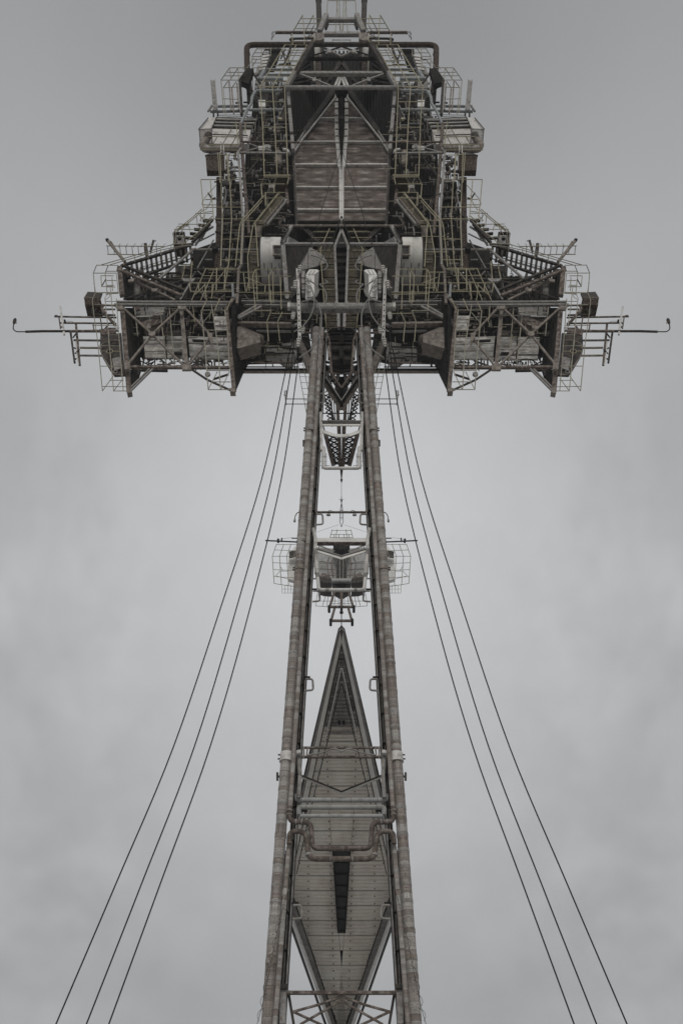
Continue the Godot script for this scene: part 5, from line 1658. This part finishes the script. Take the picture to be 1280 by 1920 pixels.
func build_wing():
	both(func():
		thing("wing_truss", "weathered steel truss with X braces and round centre plate on the {s} wing", "frame", "wing frames")
		beam("outer_post", "224,502 229,555; 229,575 242,735", 9.0, "rust", -0.4, 8.0)
		tube("top_tube", "218,566 434,567", 5.4, "grey", -0.6, 0.0, 10)
		beam("top_rail", "214,572 432,573", 4.0, "grey", -0.3, 6.0)
		beam("bottom_girder", "242,688.5 430,689.5", 6.2, "rust", -0.4, 6.0)
		beam("middle_post", "339.5,576 350,690", 7.0, "tan", -0.4, 6.0, "i")
		beam("inner_post", "424,578 438.5,733", 7.6, "rust", -0.6, 8.0)
		beam("inner_head", "424,578 444,552", 6.4, "tan", -0.4, 6.0)
		beam("x_brace", "231,578 285,627; 337,578 285,627; 285,627 241,682; 285,627 347,688", 4.0, "tan", -0.5, 4.0)
		disc("centre_plate", 285, 627, 6.6, "tan", -0.75, 0.12, 14)
		beam("k_brace", "347,578 393,627; 394,633 352,686", 3.8, "tan", -0.5, 4.0)
		plate("gusset", "388,624 398,624 398,648 391,634; 333,573 349,573 349,579 333,579; 216,573 229,573 231,580 220,580; 340,684 358,684 358,693 341,693; 233,680 243,680 244,692 234,692", "tan", -0.85, 0.12)
		beam("foot_brace", "286,692 245,733; 280,692 242,730", 3.0, "grey", -0.4, 4.0)
		beam("inner_foot_brace", "358,692 388,712; 388,712 432,732; 400,711 428,702", 3.0, "dark", -0.3, 4.0)
		plate("foot_block", "236,727 246,727 247,735 238,737; 430,727 440,727 441,734 431,734", "tan", -0.9, 0.3)
		disc("joint_plate", 389, 702, 5.2, "grey", -0.5, 0.12, 10)
		done()
		thing("wing_side_wall", "dark sheet wall under the inner post of the {s} wing, seen edge-on from below", "wall", "dark wing walls")
		plate("wall_sheet", "441,577,-0.3 447,552,-0.3 456,600,3.4 473,668,3.4 456,700,1.5 442,733,-0.3", "black", 0.0, 0.2)
		for k in 6:
			beam("stiffener", "%.1f,%.1f,-0.5 %.1f,%.1f,2.6" % [441.5, 590.0 + k * 22.0, 455.0 + k * 2.0, 596.0 + k * 16.0], 2.0, "black", 0.0)
		done()
		thing("wing_outer_wall", "dark ribbed wall just inside the outer post of the {s} wing", "wall", "ribbed outer walls")
		corrugated("cladding_sheet", "231,578,-0.2 246,578,3.0 262,690,3.0 244,690,-0.2; 244,693,-0.2 262,693,2.6 252,720,1.4 245,730,-0.2", 5, "black", 0.0, 0.15)
		plate("scalloped_flap", "246,692 263,692 260,700 261,703 256,704 257,710 252,712 252,718 247,724", "dark", 1.0, 0.1)
		corrugated("upper_sheet", "229,505,-0.1 241,505,2.4 246,552,2.4 234,556,-0.1", 4, "black", 0.0, 0.12)
		done()
		thing("planked_enclosure", "grey planked enclosure behind the X braces of the {s} wing", "enclosure", "planked enclosures")
		planks("plank", "267,631 341,631 346,672 271,672", 6, "planks", 1.2)
		planks("upper_plank", "262,618 275,618 267,630 250,630; 277,619 340,619 341,630 268,630", 2, "dark", 1.5)
		planks("inner_plank", "352,629 425,632 428,672 356,672", 6, "planks", 1.6)
		planks("end_plank", "399,592 424,592 426,618 402,618", 4, "planks", 1.4)
		beam("dark_seam", "310,625 312,672; 267,631 271,672", 2.2, "black", 1.1)
		plate("slot", "325,660 341,660 341,665 326,665; 360,636 394,637 394,641 361,640", "black", 1.0, 0.05)
		done()
		thing("wing_back_wall", "black back wall closing the {s} wing behind its pipes", "wall", "wing back walls")
		corrugated("cladding_sheet", "248,574 440,574 446,676 262,676; 236,528 440,512 440,574 236,574", 22, "black", 4.4, 0.2)
		done()
		thing("slanting_duct", "brown slanting duct and grey boxes inside the {s} wing above the planks", "duct", "slanting ducts")
		plate("duct", "258,606 300,592 306,603 270,616", "rust", 0.8, 0.6)
		plate("grey_box", "272,576 308,576 306,590 274,594; 254,580 270,574 272,590 254,594", "grey", 1.6, 0.6)
		plate("red_plate", "252,573 262,573 262,580 254,582", "rust", 1.2, 0.1)
		beam("bright_edge", "256,594 286,593; 292,587 308,584", 2.4, "pale", 0.7)
		disc("fan", 312, 609, 6.5, "rust", 0.8, 0.3, 14)
		disc("fan_hub", 312, 609, 3.4, "black", 0.6, 0.2, 12)
		disc("bird_nest", 279, 617, 5.0, "tan", 0.0, 0.3, 9)
		done()
		thing("wing_pipework", "dark pipes and fittings tangled inside the {s} wing", "pipework", "wing pipework")
		clutter(248, 576, 425, 628, 1.6, 4.0, 70, ["dark", "rust", "grey", "dark", "black"], 1.8, 5.5)
		clutter(262, 674, 430, 687, 1.0, 3.0, 40, ["dark", "rust", "dark"], 1.4, 3.6)
		clutter(246, 512, 345, 560, 1.0, 3.6, 54, ["dark", "grey", "rust", "dark"], 1.8, 5.5)
		conduits(246, 512, 345, 560, 0.4, 3.0, 34)
		conduits(340, 500, 440, 562, 0.4, 3.4, 44)
		conduits(246, 576, 425, 640, 0.2, 1.2, 50)
		clutter(340, 505, 440, 562, 1.0, 4.0, 60, ["dark", "grey", "rust", "dark"], 1.6, 5.0)
		done()
		thing("sagging_truss", "dark arched truss with web bars under the planks of the {s} wing", "truss", "arched trusses")
		tube("arch", "272,682 284,674 300,673 312,682; 250,682 262,676 280,685", 2.4, "black", 0.8, 6.0, 7)
		beam("bar", "290,674 290,687; 280,678 276,684; 302,675 306,682; 322,676 316,686", 1.8, "rust", 0.8)
		beam("lower_plate", "265,694 314,695", 4.4, "dark", 0.4, 6.0)
		beam("inner_bars", "366,674 366,688; 378,672 378,686; 384,674 394,688; 402,674 402,690; 416,676 420,688; 360,688 392,676", 3.0, "dark", 0.8)
		done()
		thing("wing_inner_ladder", "pale ladder with slim stiles standing inside the {s} wing", "ladder", "ladders in the wings")
		tube("stile", "317,574 327,688; 299,570 312,688; 252,574 258,630", 2.2, "railgrey", 0.2, 0.0, 6)
		tube("rung", "321,608.5 338,608.5; 307,647 341,647", 1.8, "railgrey", 0.2, 0.0, 5)
		done()
		thing("wing_inner_cage", "railed cage running down the inner post of the {s} wing", "railing", "cages at inner posts")
		tube("stile", "377,582 381,620 385,660 390,730; 396,572 404,620 409,660 413,730; 421,582 426,620 430,690", 2.2, "railgrey", -1.4, 0.0, 6)
		tube("rail", "377,581.5 423,581.5; 381,619 426,619; 385,657 429,657; 388,694.5 430,695; 390,730.5 430,730.5; 404,630 424,630; 411,682 429,682; 398,716 432,716", 1.9, "railgrey", -1.4, 0.0, 5)
		tube("diagonal", "390,730 407,697; 414,730 430,696; 397,585 381,604; 420,660 430,668", 1.7, "railgrey", -1.3, 0.0, 5)
		tube("short_bar", "361,574 365,604", 1.6, "yellow", -1.0, 0.0, 5)
		done()
		thing("wing_stair", "open dark stair with upright treads climbing inward along the top of the {s} wing", "stair", "open wing stairs")
		beam("upper_stringer", "229,498 300,477; 300,477 362,457.5", 5.4, "dark", 0.0, 5.0)
		beam("lower_stringer", "283,512 346,490; 268,520 284,511", 3.6, "dark", 0.2, 5.0)
		for k in 14:
			var x := 237.0 + k * 9.15
			var y := 495.5 - k * 2.75
			beam("tread", fmt([[x, y], [x + 3.5, y + 27.5 - k * 0.1]]), 4.4, "dark", 0.5, 9.0)
		beam("landing_edge", "229,498 222,508", 5.0, "dark", -0.2, 6.0)
		beam("inner_rail", "240,512 345,482", 1.6, "railgrey", 1.0)
		tube("back_rail", "255,516 340,492; 262,508 330,488; 250,506 336,479", 1.4, "railgrey", 1.4, 0.0, 5)
		done()
		thing("stair_handrail", "thin pale double handrail sloping above the open stair of the {s} wing", "railing", "sloping handrails")
		tube("handrail", "190,496.5 325,458 360,456; 206,496.5 300,469 335,462 362,460", 1.8, "railgrey", -0.6, 0.0, 6)
		tube("post", "232,490 232,497; 252,479 253,491; 276,474 278,485; 300,466 302,478; 325,458 327,470", 1.4, "railgrey", -0.5, 0.0, 5)
		done()
		thing("horizontal_ladder", "thin yellow ladder lying level in the air above the {s} wing stair", "ladder", "level ladders")
		tube("stile", "199,461 306,462; 201,476.8 272,477.5", 2.0, "yellow", 0.4, 0.0, 6)
		for k in 9:
			tube("rung", fmt([[201.5 + k * 11.4, 461], [203.0 + k * 11.4, 477]]), 1.2, "dark", 0.4, 0.0, 4)
			tube("hook", fmt([[222.0 + k * 14.0, 464], [224 + k * 14.0, 458], [226.5 + k * 14.0, 457]]), 0.9, "dark", 0.4, 1.0, 4)
		done()
		thing("leaning_pole", "pale pole leaning outward across the level ladder on the {s}", "pole", "leaning poles")
		beam("pole", "201,450 234,491", 4.8, "tan", -0.4)
		beam("cap", "200,449 203,452.5", 5.2, "black", -0.4)
		beam("second_pole", "207,453 228,485", 3.0, "dark", 0.0)
		done()
		thing("short_pole", "short dark stump of a post standing behind the level ladder on the {s}", "pole", "dark stumps")
		beam("post", "272.5,458 276,482", 6.0, "dark", 0.8)
		done()
		thing("hooked_pole", "slim dark pole with a ring at its tip above the {s} wing stair", "pole", "poles with rings")
		beam("pole", "287.5,451 282,472", 3.6, "dark", 0.6)
		hoop("ring", 290.5, 451.8, 1.8, 1.0, "dark", 0.6)
		done()
		thing("pale_brace_pipe", "pale diagonal brace pipe rising under the {s} wing stair to a level pipe", "pipe", "diagonal brace pipes")
		tube("brace", "298,523 362,468", 5.2, "grey", -0.3, 0.0, 10)
		tube("level_pipe", "362,468 500,468.5", 4.2, "grey", -0.2, 0.0, 10)
		tube("joint", "358,469 368,467.5; 389,468 391,468", 6.4, "tan", -0.3, 0.0, 10)
		disc("clamp", 403, 468, 5.6, "black", -0.4, 0.3, 10)
		done()
		thing("crossed_braces", "brown and grey crossed braces under the stair of the {s} wing", "frame", "crossed braces")
		beam("brown_brace", "226,507 340,554", 6.0, "rust", -0.5, 5.0)
		beam("dark_brace", "231,498 347,545", 5.0, "dark", -0.2, 5.0)
		beam("pale_brace", "250,525 328,563", 4.0, "tan", -0.3, 4.0)
		beam("thin_brace", "231,561 292,543; 292,543 340,526", 2.4, "dark", -0.1)
		plate("node_plate", "283,541 296,541 292,546 284,546; 240,524 252,521 250,527 240,528", "tan", -0.6, 0.08)
		beam("end_leg", "356,531 338,562", 3.4, "grey", -0.4)
		beam("end_leg_side", "358,532,-0.2 344,562,-0.2", 6.0, "dark", 0.6)
		beam("level_bar", "300,524 400,524; 345,505 420,507", 5.0, "dark", 0.8)
		plate("valley_plate", "340,522 366,522 360,528 345,527", "grey", 0.2, 0.1)
		done()
		thing("vessel_in_wing", "dim pale vessel and dark panel behind the crossed braces of the {s} wing", "tank", "dim vessels")
		lathe("vessel", "255,532 256,556", [[0, 4], [0.1, 8], [0.8, 8], [1, 5]], "grey", 1.2, 14)
		plate("dark_panel", "240,527 250,524 250,560 232,560", "black", 0.6, 0.1)
		plate("upper_panel", "328,498 360,498 362,532 330,530", "dark", 2.4, 0.3)
		plate("wall_panel", "362,468 410,452 410,512 352,516", "black", 2.2, 0.2)
		beam("panel_post", "346,500 341,526; 360,490 357,528", 2.4, "yellow", 0.6)
		beam("panel_rail", "338,496 362,496; 342,493 362,482", 1.8, "yellow", 0.6)
		beam("stay", "400,450 360,520; 384,487 398,487; 366,456 402,438", 2.4, "grey", 1.0)
		done()
		thing("outer_basket", "pale wire basket with a small square frame atop the outer {s} wing", "railing", "outer baskets")
		tube("slanted_rail", "181,497 175,512,=; 203,497 197,512,=; 222,498 218,509,=", 1.6, "railgrey", -0.8, 0.0, 5)
		tube("rail", "181,497 222,497.5; 175,512 219,512; 199,508.5 220,508.5; 200,526 218,526; 200,535 214,535; 200,538 216,538; 178,548.5 222,548; 198,551 222,550", 1.6, "railgrey", -0.8, 0.0, 5)
		tube("post", "175,512 178,548; 197,512 201,550; 218,512 222,550; 210,520 211,545", 1.7, "railgrey", -0.8, 0.0, 5)
		tube("square_frame", "213,517 189,517 190.5,537.5 211,537", 1.6, "yellow", -1.0, 1.0, 5)
		beam("strut", "191,536 198,524", 1.6, "dark", -0.9)
		done()
		thing("wooden_crate", "dark brown box with a sloping top sticking out at the {s} tip of the wing", "box", "dark boxes at the wing tips")
		plate("box_front", "158,559 188,557.5 187,571 159,571.5", "rusty_box", -0.4, 0.8)
		plate("box_top", "157.5,558.5,-0.4 165,547,0.6 192,548,0.6 188.5,557,-0.4", "dark", 0.0, 0.1)
		beam("rim", "157.5,559 188.5,557.5; 165,547 157.5,559", 1.2, "tan", -0.55)
		done()
		thing("crate_bracket", "small dark triangular bracket under the dark box at the {s} wing tip", "bracket", "triangular brackets")
		beam("upright", "171.5,573 174,590", 3.0, "dark", -0.2)
		beam("brace", "184,573 175,589", 2.6, "dark", -0.2)
		beam("shelf", "173,590 216,591", 3.0, "dark", -0.1)
		beam("upper_shelf", "186,572 222,573; 195,580 216,580", 3.0, "grey", 0.1)
		done()
		thing("bent_pipe", "rusty bent pipe falling from a round elbow at the outer side of the {s} wing", "pipe", "bent pipes at wing tips")
		tube("pipe", "194,572 190,577 194,584 216,610", 5.6, "rust", -0.2, 5.0, 12)
		tube("sleeve", "193,583 197,588", 7.0, "tan", -0.2, 0.0, 12)
		tube("cable", "196,560 200,552 207,551 204,558 196,562", 1.4, "porcelain", -0.4, 4.0, 6)
		done()
		thing("outer_cage", "tall railed cage round the pulley guard on the outer side of the {s} wing", "railing", "outer cages")
		tube("stile", "176,530 179,548 173,562 176,590 183,640 192,733; 197,562 200,590 203,625 213,733; 218,560 222,620 231,733; 207,540 210,575 216,612", 1.8, "railgrey", -1.2, 0.0, 6)
		tube("rail", "176,610 222,611; 184,648.5 226,648.5; 203,628 223,628; 188,686.5 230,686.5; 192,724.5 236,725; 212,733 238,733; 206,713 232,713; 180,549 221,549; 198,565 222,565; 178,571.5 219,572", 1.6, "railgrey", -1.2, 0.0, 5)
		tube("diagonal", "192,733 212,705; 213,733 231,709", 1.6, "railgrey", -1.1, 0.0, 5)
		tube("collar", "200,615 223,615; 203,621 223,621", 2.2, "tan", -1.0, 0.0, 5)
		done()
		thing("belt_guard", "dark plate guard shaped like a teardrop round two pulleys at the {s} wing", "guard", "pulley guards")
		plate("plate", "188,630 227,624 230,660 234,702 214,703 205,690 192,668 187,655", "dark", -0.5, 0.15)
		tube("rim", "224,638 206,638 190,645 188,656 192,668 214,702 231,703", 2.6, "tan", -0.7, 6.0, 7)
		hoop("pulley", 205.5, 658.5, 5.6, 1.8, "yellow", -0.85)
		hoop("small_pulley", 216.5, 696.5, 3.6, 1.6, "grey", -0.85)
		disc("hub", 205.5, 658.5, 3.6, "black", -0.75, 0.06, 12)
		disc("small_hub", 216.5, 696.5, 2.2, "black", -0.75, 0.06, 12)
		tube("spoke", "188,658 199,658.5; 211,658.5 226,659; 205,640 205.5,653; 206,664 211,690; 203,640 205,651", 1.6, "yellow", -0.85, 0.0, 5)
		plate("bright_worn_patch", "210,672 226,668 228,690 214,694", "grey", -0.62, 0.05)
		done()
		thing("lamp_boom", "long thin lamp boom reaching far out on the {s}, lamp upturned", "lamp", "lamp booms")
		tube("boom", "48,622 80,621 130,621 222,620", 4.8, "dark", -0.2, 0.0, 12)
		tube("boom_sleeve", "130,621 190,621", 5.4, "rust", -0.2, 0.0, 12)
		tube("goose_neck", "49,622 30,622 24.5,617 26,605", 2.2, "dark", -0.2, 5.0, 8)
		lathe("lamp_head", "25.8,608 29,597", [[0, 1.2], [0.25, 2.8], [0.7, 3.4], [0.9, 2.4], [1.0, 1.2]], "dark", -0.2)
		beam("lamp_clip", "29,600 31,606", 1.6, "grey", -0.2)
		plate("root_plate", "186,617 216,614 218,624 188,628", "rust", -0.35, 0.15)
		done()
		thing("upper_outrigger", "thin level bars with a slanting pale stick, above the {s} lamp boom", "frame", "upper outriggers")
		beam("bar", "102,593.5 218,595.5; 112,605.5 218,606.5", 2.8, "rust", 0.0)
		beam("pale_stick", "113,576 120.5,628", 3.4, "pale", -0.2)
		tube("tip", "113,576 113,574", 1.4, "dark", -0.2, 0.0, 5)
		beam("hanger", "110.5,595 113.5,616; 174,606 176,618; 188,596 191,616", 2.4, "rust", 0.0)
		beam("knob", "113,615 117,612; 103,592 108,592", 2.4, "dark", 0.0)
		tube("wire", "122,602 135,602.5 138,605", 0.9, "dark", -0.2, 2.0, 4)
		disc("insulating_knob", 121.5, 602, 1.8, "black", -0.2, 0.15, 8)
		beam("brace", "196,617 203,609", 2.2, "dark", 0.0)
		done()
		thing("lower_outrigger", "frame of two upright bars and three level bars hanging under the {s} lamp boom", "frame", "lower outriggers")
		beam("upright", "132.5,624 140,680.5", 3.6, "dark", 0.0)
		beam("inner_upright", "142.5,609 149.5,685", 4.0, "rust", 0.1)
		beam("pale_upright", "141,640 147.5,685", 1.8, "pale", 0.0)
		beam("level_bar", "138,638 192,638.5; 150,652 190,652.5; 144,666.5 194,667", 3.2, "tan", 0.2)
		beam("knee", "137,633 143,625; 141,663 149,655; 139,652 142,654; 141,674 143,672", 2.2, "dark", 0.0)
		done()
	)

func build_cables():
	both(func():
		var spec := [
			["533.5,702,0.0 489.6,900,-0.4 413,1140,-1.0 325,1400,-2.0 218,1655,-3.0 105,1920,-4.0", "outermost of three long dark cables sweeping down to the bottom edge on the {s}"],
			["543.5,702,0.0 508,900,-0.4 440,1150,-1.0 364,1400,-2.0 264,1660,-3.0 162,1920,-4.0", "middle one of three long dark cables sweeping down on the {s}"],
			["555.5,702,0.0 526.5,900,-0.4 463,1160,-1.0 393.5,1400,-2.0 301,1655,-3.0 204,1920,-4.0", "innermost of three long dark cables sweeping down on the {s}, nearest the leg"]]
		for q in spec:
			thing("cable", q[1], "cable", "long cables beside the legs")
			var p := pts(q[0], 0.0)
			var e := p[p.size() - 1]
			p.append(to_ground(p[p.size() - 2], e))
			var smooth := PackedVector3Array()
			var n := p.size()
			for i in n - 1:
				for k in 6:
					smooth.append(p[i].cubic_interpolate(p[i + 1], p[maxi(i - 1, 0)], p[mini(i + 2, n - 1)], k / 6.0))
			smooth.append(p[n - 1])
			add_tube(smooth, 0.026, 0.021, 7)
			commit("strand", "rubber")
			done()
		var ups := [["533.5,702,0 540,668,-0.4 548,640,-0.8 550,598,-1.2", "outermost cable end running up to the white insulators on the {s}"], ["543.5,702,0 547,672,-0.4 551,640,-0.8 551,622,-1.2", "middle cable end running up to the slotted mast on the {s}"], ["555.5,702,0 558,672,-0.5 558,650,-1.2", "short inner cable end under the lowest insulator on the {s}"]]
		for q in ups:
			thing("cable_end", q[1], "cable", "cable ends at insulators")
			tube("strand", q[0], 1.9, "rubber", 0.0, 6.0, 6)
			done()
	)
